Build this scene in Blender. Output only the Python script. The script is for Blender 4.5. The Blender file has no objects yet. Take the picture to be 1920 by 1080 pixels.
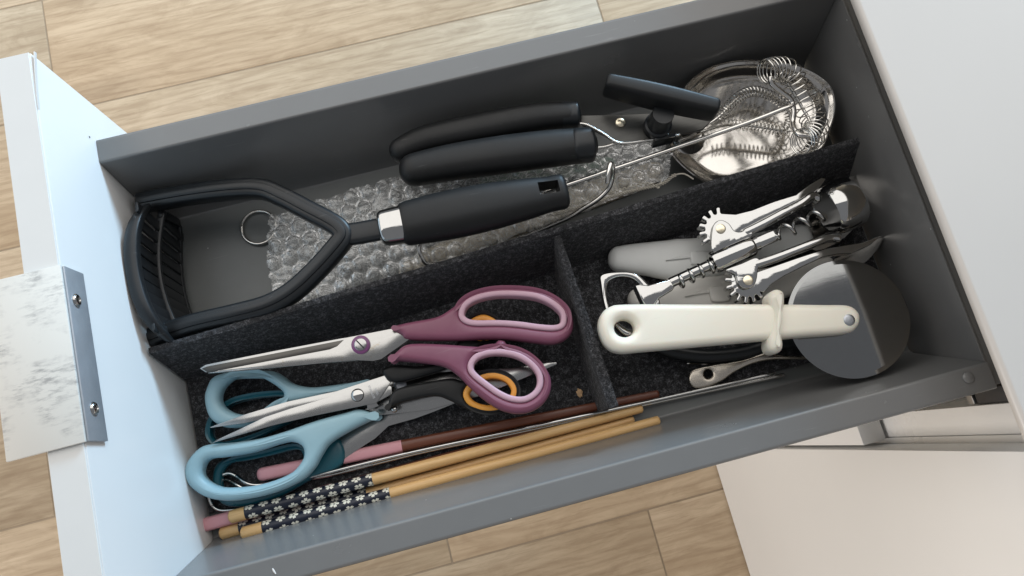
import bpy, bmesh, math, random
from mathutils import Vector, Matrix, noise
random.seed(7)
V = Vector
scene = bpy.context.scene
COL = scene.collection

# ------------------------------------------------------------------ camera
CAM = V((0.1747, 0.02177, 0.38331)); EUL = (0.2089, -0.0091, -0.25637); FPX = 1400.73
cam = bpy.data.cameras.new('camera'); cam.sensor_width = 36; cam.lens = FPX*36/1920
cam.clip_start = 0.01; cam.clip_end = 50
camo = bpy.data.objects.new('camera', cam); COL.objects.link(camo)
camo.location = CAM; camo.rotation_euler = EUL; scene.camera = camo

# ------------------------------------------------------------------ light
world = bpy.data.worlds.new('World'); scene.world = world; world.use_nodes = True
bg = world.node_tree.nodes['Background']
bg.inputs[0].default_value = (0.93, 0.95, 1.0, 1); bg.inputs[1].default_value = 0.28

def area(name, loc, target, sx, sy, power, col):
    l = bpy.data.lights.new(name, 'AREA'); l.shape = 'RECTANGLE'; l.size = sx; l.size_y = sy
    l.energy = power; l.color = col
    o = bpy.data.objects.new(name, l); COL.objects.link(o); o.location = loc
    o.rotation_euler = (V(target)-V(loc)).to_track_quat('-Z', 'Y').to_euler()
    return o
area('window_light', (1.9, 2.1, 0.66), (0.1, 0.1, 0), 0.9, 0.5, 94, (0.50, 0.76, 1.0))
area('ceiling_light', (0.25, 2.30, 1.75), (0.25, 2.30, 0), 6.0, 4.0, 122, (1.0, 0.965, 0.915))
area('door_fill_light', (-2.4, -0.7, -0.05), (0.4, -0.2, -0.25), 1.8, 0.8, 42, (1.0, 0.93, 0.86))  # unseen low fill lamp, added to brighten the cabinet door
scene.view_settings.view_transform = 'Standard'; scene.view_settings.look = 'None'
scene.view_settings.exposure = 0.0; scene.view_settings.gamma = 1.0
scene.cycles.use_denoising = True
scene.cycles.max_bounces = 10; scene.cycles.transparent_max_bounces = 16

# ------------------------------------------------------------------ helpers
CR = Matrix.Identity(3)
from mathutils import Euler
CR = Euler(EUL, 'XYZ').to_matrix()
def ray(u, v): return CR @ V(((u-960)/FPX, (540-v)/FPX, -1.0))
def P(u, v, z):
    d = ray(u, v); return CAM + d*((z-CAM.z)/d.z)
def PX(u, v, x):
    d = ray(u, v); return CAM + d*((x-CAM.x)/d.x)
def PP(u, v, o, n):
    d = ray(u, v); return CAM + d*((o-CAM).dot(n)/d.dot(n))
def zz(x0, y0, s, pts): return [(x0+p[0]/s, y0+p[1]/s) for p in pts]
R1 = lambda *p: zz(700, 520, 3.8575, p)
R2 = lambda *p: zz(330, 600, 3.8575, p)
R3 = lambda *p: zz(330, 760, 3.8575, p)
R4 = lambda *p: zz(1100, 400, 5.143, p)
R5 = lambda *p: zz(1380, 310, 4.909, p)
R6 = lambda *p: zz(1080, 300, 2.571, p)
RC = lambda *p: zz(1280, 90, 4.319, p)
RK = lambda *p: zz(1160, 640, 4.364, p)

def cr(pts, closed=False, n=6):
    pts = [V(p) if len(p) == 3 else V((p[0], p[1], 0)) for p in pts]
    N = len(pts); out = []
    rng = range(N) if closed else range(N-1)
    for i in rng:
        g = lambda k: pts[k % N] if closed else pts[max(0, min(N-1, k))]
        p0, p1, p2, p3 = g(i-1), g(i), g(i+1), g(i+2)
        for k in range(n):
            t = k/n
            out.append(0.5*((2*p1)+(p2-p0)*t+(2*p0-5*p1+4*p2-p3)*t*t+(3*p1-p0-3*p2+p3)*t**3))
    if not closed: out.append(pts[-1])
    return out
def ell(cx, cy, rx, ry, n=28, rot=0):
    c, s = math.cos(rot), math.sin(rot)
    return [(cx+rx*math.cos(a)*c-ry*math.sin(a)*s, cy+rx*math.cos(a)*s+ry*math.sin(a)*c) for a in [2*math.pi*i/n for i in range(n)]]

WM = {}
def link(name, data, M, parent=None):
    o = bpy.data.objects.new(name, data); COL.objects.link(o)
    o.matrix_basis = M; WM[o] = M.copy()
    if parent:
        o.parent = parent; o.matrix_parent_inverse = WM[parent].inverted()
    return o
def thing(name, label, cat, loc, group=None):
    o = link(name, None, Matrix.Translation(loc)); o.empty_display_size = 0.01
    tag(o, label, cat, group); return o
def tag(o, label, cat, group=None):
    o['label'] = label; o['category'] = cat
    if group: o['group'] = group
    return o
def obj(name, verts, faces, mat, parent=None, smooth=True, uvs=None, angle=None):
    c = V((0, 0, 0))
    for v in verts: c += V(v)
    c /= len(verts)
    me = bpy.data.meshes.new(name); me.from_pydata([V(v)-c for v in verts], [], faces)
    if uvs:
        l = me.uv_layers.new(name='UVMap')
        for p in me.polygons:
            for li in p.loop_indices: l.data[li].uv = uvs[li]
    me.materials.append(mat); me.validate(); me.update()
    if smooth:
        me.polygons.foreach_set('use_smooth', [True]*len(me.polygons))
        if angle: me.set_sharp_from_angle(angle=math.radians(angle))
    return link(name, me, Matrix.Translation(c), parent)
def bmobj(name, bm, mat, parent=None, angle=35):
    bmesh.ops.recalc_face_normals(bm, faces=bm.faces)
    vs = [v.co.copy() for v in bm.verts]; bm.verts.index_update()
    fs = [[v.index for v in f.verts] for f in bm.faces]; bm.free()
    return obj(name, vs, fs, mat, parent, True, None, angle)
def box(name, lo, hi, mat, parent=None, bev=0.0006, seg=2):
    bm = bmesh.new(); bmesh.ops.create_cube(bm, size=1)
    lo, hi = V(lo), V(hi)
    for v in bm.verts: v.co = V([(lo[i]+hi[i])/2+v.co[i]*(hi[i]-lo[i]) for i in range(3)])
    if bev: bmesh.ops.bevel(bm, geom=bm.edges[:], offset=bev, segments=seg, affect='EDGES', profile=0.5)
    return bmobj(name, bm, mat, parent)
def rings_mesh(name, rings, mat, parent, closed=False, uvl=None, angle=None):
    m = len(rings[0]); N = len(rings); vs = [p for r in rings for p in r]; fs = []; uvs = []
    for i in range(N if closed else N-1):
        j = (i+1) % N
        for k in range(m):
            l = (k+1) % m
            fs.append((i*m+k, i*m+l, j*m+l, j*m+k))
            if uvl: uvs += [(uvl[0][i], k/m), (uvl[0][i], (k+1)/m), (uvl[0][j], (k+1)/m), (uvl[0][j], k/m)]
    if not closed:
        fs.append(tuple(range(m))[::-1]); fs.append(tuple((N-1)*m+k for k in range(m)))
        if uvl: uvs += [(0, 0)]*(2*m)
    return obj(name, vs, fs, mat, parent, True, uvs if uvl else None, angle or 50)
def tube(name, pts, r, mat, parent=None, n=10, closed=False, angle=None, uv=False):
    """round bar along world points, parallel transport; r number or list"""
    N = len(pts); rr = r if isinstance(r, (list, tuple)) else [r]*N
    T = []
    for i in range(N):
        a = pts[(i-1) % N] if closed else pts[max(0, i-1)]; b = pts[(i+1) % N] if closed else pts[min(N-1, i+1)]
        T.append((b-a).normalized())
    u = V((0, 0, 1)) if abs(T[0].z) < 0.9 else V((1, 0, 0))
    u = (u-T[0]*u.dot(T[0])).normalized(); rings = []; L = [0.0]
    for i in range(N):
        if i:
            u = (u-T[i]*u.dot(T[i])).normalized(); L.append(L[-1]+(pts[i]-pts[i-1]).length)
        w = T[i].cross(u)
        rings.append([pts[i]+(u*math.cos(a)+w*math.sin(a))*rr[i] for a in [2*math.pi*k/n for k in range(n)]])
    if not closed and not uv:       # rounded ends
        rings = [[pts[0]-T[0]*rr[0]*0.35+(p-pts[0])*0.6 for p in rings[0]]]+rings+[[pts[-1]+T[-1]*rr[-1]*0.35+(p-pts[-1])*0.6 for p in rings[-1]]]
    return rings_mesh(name, rings, mat, parent, closed, (L,) if uv else None, angle)
def sweep(name, pts, rw, rh, mat, parent=None, n=20, ex=2.4, cap=0.6, up=V((0, 0, 1)), capn=4):
    """bar with superellipse section: rw half width sideways, rh half height along up"""
    N = len(pts); f = lambda q: q if isinstance(q, (list, tuple)) else [q]*N
    rw, rh = f(rw), f(rh); secs = []
    for i in range(N):
        t = (pts[min(N-1, i+1)]-pts[max(0, i-1)]).normalized()
        s = t.cross(up).normalized(); secs.append((pts[i], t, s, s.cross(t), rw[i], rh[i]))
    def ring(c, s, u, a, b):
        o = []
        for k in range(n):
            th = 2*math.pi*k/n; ct, st = math.cos(th), math.sin(th)
            o.append(c+s*(a*math.copysign(abs(ct)**(2/ex), ct))+u*(b*math.copysign(abs(st)**(2/ex), st)))
        return o
    rings = []
    c, t, s, u, a, b = secs[0]; m = min(a, b)*cap
    for k in range(capn):
        ph = math.pi/2*k/capn; rings.append(ring(c-t*m*math.cos(ph)+t*0, s, u, max(a-m+m*math.sin(ph), 1e-5), max(b-m+m*math.sin(ph), 1e-5)))
    for (c, t, s, u, a, b) in secs: rings.append(ring(c, s, u, a, b))
    c, t, s, u, a, b = secs[-1]; m = min(a, b)*cap
    for k in range(capn-1, -1, -1):
        ph = math.pi/2*k/capn; rings.append(ring(c+t*m*math.cos(ph), s, u, max(a-m+m*math.sin(ph), 1e-5), max(b-m+m*math.sin(ph), 1e-5)))
    return rings_mesh(name, rings, mat, parent)
def curve_mesh(cu):
    o = bpy.data.objects.new('tmp', cu); COL.objects.link(o)
    dg = bpy.context.evaluated_depsgraph_get(); dg.update()
    me = bpy.data.meshes.new_from_object(o.evaluated_get(dg)); bpy.data.objects.remove(o); bpy.data.curves.remove(cu)
    return me
def offset(pts, d):
    """move a closed 2D loop along its normals (d>0 grows it)"""
    N = len(pts); A = sum(pts[i][0]*pts[(i+1) % N][1]-pts[(i+1) % N][0]*pts[i][1] for i in range(N)); sg = 1 if A > 0 else -1
    out = []
    for i in range(N):
        a, b = pts[i-1], pts[(i+1) % N]; t = V((b[0]-a[0], b[1]-a[1])); t.normalize()
        out.append((pts[i][0]+sg*t.y*d, pts[i][1]-sg*t.x*d))
    return out
def inset_steps(l, dist, k):
    """inset a closed 2D loop by dist in k small steps, easing it so that it does not cross itself"""
    for _ in range(k):
        l = offset(l, -dist/k)
        if dist > 0.0015:
            n = len(l); l = [(p[0]*0.8+(l[i-1][0]+l[(i+1) % n][0])*0.1, p[1]*0.8+(l[i-1][1]+l[(i+1) % n][1])*0.1) for i, p in enumerate(l)]
    return l
from mathutils.geometry import delaunay_2d_cdt
def inside(x, y, poly):
    r = False; n = len(poly)
    for i in range(n):
        a, b = poly[i], poly[i-1]
        if (a[1] > y) != (b[1] > y) and x < (b[0]-a[0])*(y-a[1])/(b[1]-a[1])+a[0]: r = not r
    return r
def plate(name, loops, z, th, bev, mat, parent=None, smooth=True, n=5, plane=None, res=3, grow=None, solid=True):
    """solid cut from outlines lying on the height z (or on a tilted plane), th thick downwards, edges rounded by bev"""
    if plane:
        a, b, c = [P(*q) for q in plane]; nz = (b-a).cross(c-a).normalized()
        if nz.z < 0: nz = -nz
        ex = (b-a).normalized(); ey = nz.cross(ex); o0 = a
    else: nz, ex, ey, o0 = V((0, 0, 1)), V((1, 0, 0)), V((0, 1, 0)), P(loops[0][0][0], loops[0][0][1], z)
    L2 = []
    for i, lp in enumerate(loops):
        sm = smooth if not isinstance(smooth, (list, tuple)) else smooth[i]
        q = cr(lp, True, n) if sm else lp
        w = [PP(p[0], p[1], o0, nz)-o0 for p in q]
        l = [(p.dot(ex), p.dot(ey)) for p in w]
        l = [p for k, p in enumerate(l) if math.hypot(p[0]-l[k-1][0], p[1]-l[k-1][1]) > 1e-6]
        A = sum(l[k][0]*l[(k+1) % len(l)][1]-l[(k+1) % len(l)][0]*l[k][1] for k in range(len(l)))
        if (A < 0) != (i > 0): l = l[::-1]
        if grow and grow[i]: l = offset(l, grow[i])
        L2.append(l)
    cx = sum(p[0] for p in L2[0])/len(L2[0]); cy = sum(p[1] for p in L2[0])/len(L2[0])
    vs, fs, flat = [], [], []
    K = max(1, res+1); caps = []
    for i, l in enumerate(L2):
        sg = 1 if i == 0 else -1; rows = []
        for k in range(K+1):
            ph = math.pi/2*k/K; d = bev*(1-math.sin(ph)); h = th/2-bev+bev*math.cos(ph)
            rows.append((inset_steps(l, sg*d, max(1, int(abs(d)/0.0006)+1)) if d > 1e-7 else l, h))
        full = rows+[(r, -h) for r, h in rows[::-1]]     # top inset ... widest, widest ... bottom inset
        m = len(l); base = len(vs)
        for r, h in full: vs.extend([(p[0]-cx, p[1]-cy, h) for p in r])
        R_ = len(full)
        for r in range(R_-1):
            for k in range(m):
                q = (k+1) % m; fs.append((base+r*m+k, base+(r+1)*m+k, base+(r+1)*m+q, base+r*m+q)); flat.append(False)
        caps.append((base, m, R_))
    bm = bmesh.new(); bv = [bm.verts.new(p) for p in vs]
    for f in fs: bm.faces.new([bv[k] for k in f]).smooth = True
    ids = [base+k for base, m, R_ in caps for k in range(m)]; bots = [base+(R_-1)*m+k for base, m, R_ in caps for k in range(m)]
    eds, s0 = [], 0
    for base, m, R_ in caps: eds += [(s0+k, s0+(k+1) % m) for k in range(m)]; s0 += m
    polys = [[(vs[base+k][0], vs[base+k][1]) for k in range(m)] for base, m, R_ in caps]
    cv, ce, cf, ov, oe, of = delaunay_2d_cdt([V((vs[k][0]*1000, vs[k][1]*1000)) for k in ids], eds, [], 0, 1e-6)
    new = {}
    def vert(k, top):
        if ov[k]: return bv[(ids if top else bots)[ov[k][0]]]
        if (k, top) not in new: new[(k, top)] = bm.verts.new((cv[k].x/1000, cv[k].y/1000, th/2 if top else -th/2))
        return new[(k, top)]
    for f in cf:
        x = sum(cv[k].x for k in f)/3000; y = sum(cv[k].y for k in f)/3000
        if not inside(x, y, polys[0]) or any(inside(x, y, h) for h in polys[1:]): continue
        for top in (True, False):
            q = [vert(k, top) for k in f]
            if len(set(q)) < 3: continue
            try: fc = bm.faces.new(q)
            except ValueError: continue
            fc.smooth = False; fc.normal_update()
            if (fc.normal.z < 0) == top: fc.normal_flip()
    me = bpy.data.meshes.new(name); bm.to_mesh(me); bm.free(); me.materials.append(mat); me.update()
    me.set_sharp_from_angle(angle=math.radians(42))
    C = o0+ex*cx+ey*cy-nz*(th/2)
    return link(name, me, Matrix.Translation(C) @ Matrix((ex, ey, nz)).transposed().to_4x4(), parent)
def disc(name, c, n, r, th, mat, parent, dome=0.0, seg=24):
    n = V(n).normalized(); a = n.orthogonal().normalized(); b = n.cross(a); c = V(c)
    prof = [(0.0, r), (th*0.7, r), (th, r*0.88), (th+dome*0.6, r*0.6), (th+dome, r*0.01)]
    return rings_mesh(name, [[c+n*h+(a*math.cos(t)+b*math.sin(t))*q for t in [2*math.pi*k/seg for k in range(seg)]] for h, q in prof], mat, parent, angle=40)
def torus(name, c, n, R, r, mat, parent, seg=28, m=8):
    n = V(n).normalized(); a = n.orthogonal().normalized(); b = n.cross(a); c = V(c)
    return tube(name, [c+(a*math.cos(t)+b*math.sin(t))*R for t in [2*math.pi*k/seg for k in range(seg)]], r, mat, parent, m, True)
def lathe(name, o, ax, prof, mat, parent, seg=40, closed=True, ang=45):
    ax = V(ax).normalized(); a = ax.orthogonal().normalized(); b = ax.cross(a); o = V(o)
    return rings_mesh(name, [[o+ax*h+(a*math.cos(t)+b*math.sin(t))*q for t in [2*math.pi*k/seg for k in range(seg)]] for h, q in prof], mat, parent, closed, angle=ang)
def Q(pts, z): return [P(p[0], p[1], p[2] if len(p) > 2 else z) for p in pts]
def resample(pts, n):
    L = [0]
    for a, b in zip(pts, pts[1:]): L.append(L[-1]+(b-a).length)
    out = []; j = 0
    for i in range(n):
        s = L[-1]*i/(n-1)
        while j < len(pts)-2 and L[j+1] < s: j += 1
        t = (s-L[j])/max(L[j+1]-L[j], 1e-9); out.append(pts[j].lerp(pts[j+1], min(t, 1)))
    return out
def helix(path, turns, rad, per=14, ramp=None):
    n = int(turns*per)+1; pts = resample(path, n); T = [(pts[min(n-1, i+1)]-pts[max(0, i-1)]).normalized() for i in range(n)]
    u = T[0].orthogonal().normalized(); out = []
    for i in range(n):
        u = (u-T[i]*u.dot(T[i])).normalized(); w = T[i].cross(u); s = i/(n-1)
        a = 2*math.pi*(i/per); r = rad(s) if callable(rad) else rad
        out.append(pts[i]+(u*math.cos(a)+w*math.sin(a))*r)
    return out

# ------------------------------------------------------------------ materials
class NT:
    def __init__(s, name):
        s.m = bpy.data.materials.new(name); s.m.use_nodes = True; s.t = s.m.node_tree; s.b = s.t.nodes['Principled BSDF']
    def n(s, typ, **kw):
        x = s.t.nodes.new(typ)
        for k, v in kw.items():
            if k.startswith('i_'):
                key = k[2:]; key = int(key) if key.isdigit() else key.replace('_', ' ')
                x.inputs[key].default_value = v
            else: setattr(x, k, v)
        return x
    def l(s, a, b): s.t.links.new(a, b)
    def math(s, op, a, b=None, c=None):
        x = s.n('ShaderNodeMath', operation=op)
        for i, q in enumerate((a, b, c)):
            if q is None: continue
            if isinstance(q, (int, float)): x.inputs[i].default_value = q
            else: s.l(q, x.inputs[i])
        return x.outputs[0]
    def ramp(s, f, stops):
        x = s.n('ShaderNodeValToRGB'); e = x.color_ramp.elements
        while len(e) < len(stops): e.new(0.5)
        for q, (p, c) in zip(e, stops): q.position = p; q.color = (c, c, c, 1) if isinstance(c, (int, float)) else (*c, 1)
        s.l(f, x.inputs[0]); return x.outputs[0]
    def mix(s, f, a, b, typ='MIX'):
        x = s.n('ShaderNodeMix', data_type='RGBA', blend_type=typ)
        for i, q in ((0, f), (6, a), (7, b)):
            if isinstance(q, (int, float)): x.inputs[i].default_value = q
            elif isinstance(q, tuple): x.inputs[i].default_value = (*q, 1)
            else: s.l(q, x.inputs[i])
        return x.outputs[2]
    def noise(s, scale, detail=4, rough=0.55, vec=None, dist=0.0):
        x = s.n('ShaderNodeTexNoise'); x.inputs['Scale'].default_value = scale; x.inputs['Detail'].default_value = detail
        x.inputs['Roughness'].default_value = rough; x.inputs['Distortion'].default_value = dist
        if vec is None:
            if not hasattr(s, 'tc'): s.tc = s.n('ShaderNodeTexCoord')
            vec = s.tc.outputs['Object']
        s.l(vec, x.inputs['Vector']); return x.outputs[0]
    def mapped(s, sc, rot=(0, 0, 0), src='Object'):
        if not hasattr(s, 'tc'): s.tc = s.n('ShaderNodeTexCoord')
        x = s.n('ShaderNodeMapping'); x.inputs['Scale'].default_value = sc; x.inputs['Rotation'].default_value = rot
        s.l(s.tc.outputs[src], x.inputs[0]); return x.outputs[0]
    def bump(s, h, strength=0.2, dist=0.001):
        x = s.n('ShaderNodeBump'); x.inputs['Strength'].default_value = strength; x.inputs['Distance'].default_value = dist
        s.l(h, x.inputs['Height']); s.l(x.outputs[0], s.b.inputs['Normal'])
    def set(s, **kw):
        for k, v in kw.items(): s.b.inputs[k.replace('_', ' ')].default_value = v
def simple(name, col, rough=0.4, metal=0.0, var=0.06, nscale=120, bump=0.05, bdist=0.0003, rvar=0.12, dust=0.0, dustcol=(0.5, 0.5, 0.48), dscale=70, scr=0.18, **kw):
    t = NT(name); t.set(Metallic=metal, **kw)
    f = t.noise(nscale, 5); c1 = tuple(x*(1-var) for x in col); c2 = tuple(min(1, x*(1+var)) for x in col)
    c = t.mix(f, c1, c2)
    if dust:      # sparse specks of dust and fine scratches
        vo = t.n('ShaderNodeTexVoronoi', feature='F1'); vo.inputs['Scale'].default_value = dscale
        if not hasattr(t, 'tc'): t.tc = t.n('ShaderNodeTexCoord')
        t.l(t.tc.outputs['Object'], vo.inputs['Vector']); rs = t.n('ShaderNodeSeparateColor'); t.l(vo.outputs['Color'], rs.inputs[0])
        m = t.math('LESS_THAN', vo.outputs['Distance'], t.math('MULTIPLY', t.math('POWER', rs.outputs[0], 3.0), 0.040))
        sc = t.noise(1.0, 3, 0.6, t.mapped((30, 700, 700), (0, 0, 0.4)), 0.6)
        m2 = t.math('MULTIPLY', t.ramp(sc, [(0.68, 0.0), (0.74, 1.0)]), scr)
        c = t.mix(t.math('MULTIPLY', t.math('MAXIMUM', m, m2), dust), c, dustcol)
    t.l(c, t.b.inputs['Base Color'])
    g = t.noise(nscale*0.35, 6, 0.65)
    t.l(t.math('ADD', t.math('MULTIPLY', t.math('SUBTRACT', g, 0.5), rvar*2), rough), t.b.inputs['Roughness'])
    if bump: t.bump(t.noise(nscale*6, 3), bump, bdist)
    return t.m
def scratched(name, col, rough, amount=0.5, stain=None, metal=1.0, bump=0.06):
    """worn metal: fine scratches in the roughness, smudges in the tint"""
    t = NT(name); t.set(Metallic=metal)
    s1 = t.noise(900, 4, 0.7, t.mapped((0.06, 1, 1), (0, 0, 0.5))); s2 = t.noise(60, 6, 0.7)
    r = t.math('ADD', t.math('MULTIPLY', t.math('SUBTRACT', s1, 0.45), amount), t.math('ADD', t.math('MULTIPLY', t.math('SUBTRACT', s2, 0.5), amount*0.8), rough))
    t.l(t.math('MAXIMUM', r, 0.03), t.b.inputs['Roughness'])
    c = t.mix(t.noise(140, 5, 0.7), tuple(x*0.90 for x in col), col)
    if stain:
        f = t.ramp(t.noise(75, 6, 0.75), [(0.62, 0.0), (0.72, 0.8)]); c = t.mix(f, c, stain)
    t.l(c, t.b.inputs['Base Color'])
    t.bump(t.math('ADD', s1, t.math('MULTIPLY', t.noise(55, 2, 0.5), 3.0)), bump, 0.0002)
    return t.m

M = {}
M['grey'] = simple('grey_enamel', (0.168, 0.168, 0.166), 0.25, var=0.05, nscale=60, bump=0.06, bdist=0.0002, rvar=0.06, dust=0.7)
M['base'] = simple('grey_base', (0.13, 0.137, 0.134), 0.38, var=0.06, nscale=90, bump=0.15, bdist=0.0002, rvar=0.08, dust=0.6)
M['white'] = simple('white_laminate', (0.78, 0.78, 0.77), 0.28, var=0.015, nscale=9, bump=0, rvar=0.03)
M['worktop'] = simple('white_worktop', (0.585, 0.56, 0.53), 0.30, var=0.03, nscale=14, bump=0, rvar=0.08, dust=0.35, dustcol=(0.75, 0.74, 0.72), dscale=26)
M['door'] = simple('white_door_lacquer', (0.78, 0.78, 0.77), 0.5, var=0.02, nscale=9, bump=0, rvar=0.03)
M['edge'] = simple('white_edge_band', (0.70, 0.71, 0.70), 0.35, var=0.03, nscale=50, rvar=0.1)
M['black'] = simple('black_soft_plastic', (0.010, 0.0105, 0.011), 0.46, var=0.25, nscale=150, bump=0.12, bdist=0.0002, rvar=0.14, dust=0.45, Specular_IOR_Level=0.32)
M['nylon'] = simple('black_nylon', (0.012, 0.014, 0.016), 0.36, var=0.2, nscale=90, bump=0.1, bdist=0.0002, rvar=0.14, dust=0.6, dscale=110, Specular_IOR_Level=0.4)
M['chrome'] = scratched('chrome', (0.50, 0.498, 0.488), 0.06, 0.09)
M['steel'] = scratched('brushed_steel', (0.44, 0.438, 0.43), 0.20, 0.20, bump=0.03)
M['steel_rust'] = scratched('stained_steel', (0.44, 0.436, 0.425), 0.20, 0.20, (0.30, 0.22, 0.10), bump=0.03)
M['darksteel'] = scratched('hollow_ground_steel', (0.62, 0.60, 0.57), 0.16, 0.18)
M['wheel'] = scratched('cutter_wheel_steel', (0.27, 0.275, 0.275), 0.06, 0.05, bump=0.02)
M['darkened'] = scratched('darkened_steel', (0.10, 0.096, 0.09), 0.32, 0.3)  # near-black steel tone, holds the plum blade's dark reflection in its colour
M['wire'] = scratched('wire_steel', (0.72, 0.70, 0.66), 0.20, 0.15)
M['dish'] = scratched('polished_dish', (0.60, 0.575, 0.54), 0.09, 0.10, bump=0.03)
M['warmsteel'] = scratched('worn_warm_steel', (0.56, 0.51, 0.44), 0.24, 0.22, (0.34, 0.25, 0.18), bump=0.02)
M['zinc'] = scratched('bare_zinc', (0.42, 0.44, 0.47), 0.34, 0.5)
M['plate'] = scratched('shade_darkened_steel', (0.085, 0.084, 0.08), 0.34, 0.3)  # dark steel, with the shadow over the can opener put into the colour
M['galv'] = scratched('galvanised_steel', (0.46, 0.48, 0.51), 0.50, 0.5, metal=0.55)
M['brass'] = scratched('pale_brass', (0.85, 0.76, 0.58), 0.28, 0.2)
M['purple'] = simple('plum_plastic', (0.20, 0.065, 0.11), 0.38, var=0.08, nscale=90, bump=0.06, dust=0.3)
M['lilac'] = simple('lilac_rubber', (0.52, 0.33, 0.40), 0.45, var=0.05, nscale=90, bump=0.08)
M['purple_ring'] = simple('violet_plastic', (0.17, 0.055, 0.16), 0.3)
M['sky'] = simple('pale_blue_plastic', (0.29, 0.46, 0.525), 0.42, var=0.05, nscale=90, bump=0.08, dust=0.3, dustcol=(0.12, 0.2, 0.24))
M['teal'] = simple('dark_teal_plastic', (0.008, 0.085, 0.115), 0.30, var=0.1, nscale=90)
M['orange'] = simple('orange_plastic', (0.80, 0.36, 0.055), 0.40, var=0.06, nscale=90)
M['cream'] = simple('cream_plastic', (0.84, 0.80, 0.69), 0.34, var=0.03, nscale=45, bump=0.05, dust=0.5, dustcol=(0.25, 0.2, 0.15), dscale=40, Subsurface_Weight=0.12, Subsurface_Scale=0.004)
M['greyplastic'] = simple('grey_plastic', (0.60, 0.605, 0.59), 0.46, var=0.05, nscale=60, bump=0.12, dust=0.3)
M['warmgreyplastic'] = simple('warm_grey_plastic', (0.62, 0.60, 0.56), 0.46, var=0.05, nscale=60, bump=0.12)
M['pink'] = simple('pink_lacquer', (0.62, 0.30, 0.33), 0.45, var=0.05, nscale=100, bump=0.1)
M['crumb'] = simple('crumb', (0.62, 0.40, 0.22), 0.8, var=0.3, nscale=600)
M['kraft'] = simple('kraft_paper', (0.72, 0.63, 0.49), 0.8, var=0.12, nscale=60, bump=0.3)
M['green'] = simple('green_paper', (0.16, 0.26, 0.19), 0.7, var=0.2, nscale=50, bump=0.3)
M['cord'] = simple('cord', (0.62, 0.58, 0.50), 0.6, var=0.2, nscale=300)
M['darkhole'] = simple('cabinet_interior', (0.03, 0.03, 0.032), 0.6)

def wood(name, c1, c2, c3, along=(6, 120, 120), rough=0.36):
    t = NT(name); oi = t.n('ShaderNodeObjectInfo')
    mp = t.mapped(along); add = t.n('ShaderNodeVectorMath', operation='ADD'); t.l(mp, add.inputs[0])
    cmb = t.n('ShaderNodeCombineXYZ'); t.l(t.math('MULTIPLY', oi.outputs['Random'], 37.0), cmb.inputs[0]); t.l(t.math('MULTIPLY', oi.outputs['Random'], 91.0), cmb.inputs[1])
    t.l(cmb.outputs[0], add.inputs[1]); vec = add.outputs[0]
    f1 = t.noise(1.0, 6, 0.6, vec, 0.6); f2 = t.noise(5.0, 4, 0.6, vec)
    c = t.mix(t.ramp(f1, [(0.3, 0.0), (0.7, 1.0)]), c1, c2); c = t.mix(t.math('MULTIPLY', t.ramp(f2, [(0.5, 0.0), (0.75, 1.0)]), 0.5), c, c3)
    t.l(c, t.b.inputs['Base Color']); t.set(Roughness=rough); t.bump(f2, 0.15, 0.0002)
    return t.m
M['lightwood'] = wood('light_bamboo', (0.62, 0.38, 0.155), (0.72, 0.47, 0.215), (0.46, 0.25, 0.09))
M['darkwood'] = wood('red_brown_wood', (0.10, 0.028, 0.014), (0.16, 0.05, 0.024), (0.06, 0.015, 0.008))

def felt_mat():
    t = NT('charcoal_felt')
    a = t.noise(1150, 5, 0.75); b = t.noise(380, 4, 0.7); c = t.noise(2600, 2, 0.6)
    f = t.math('ADD', t.math('MULTIPLY', a, 0.55), t.math('MULTIPLY', b, 0.45))
    col = t.ramp(f, [(0.36, (0.008, 0.008, 0.009)), (0.51, (0.046, 0.046, 0.049)), (0.66, (0.26, 0.26, 0.275))])
    t.l(col, t.b.inputs['Base Color']); t.set(Roughness=0.95, Specular_IOR_Level=0.1, Sheen_Weight=0.10, Sheen_Roughness=0.5)
    t.bump(t.math('ADD', a, t.math('MULTIPLY', c, 0.6)), 0.9, 0.0012); return t.m
M['felt'] = felt_mat()
M['fuzz'] = simple('felt_fibre', (0.075, 0.075, 0.08), 0.9, var=0.4, nscale=900, bump=0)

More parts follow.
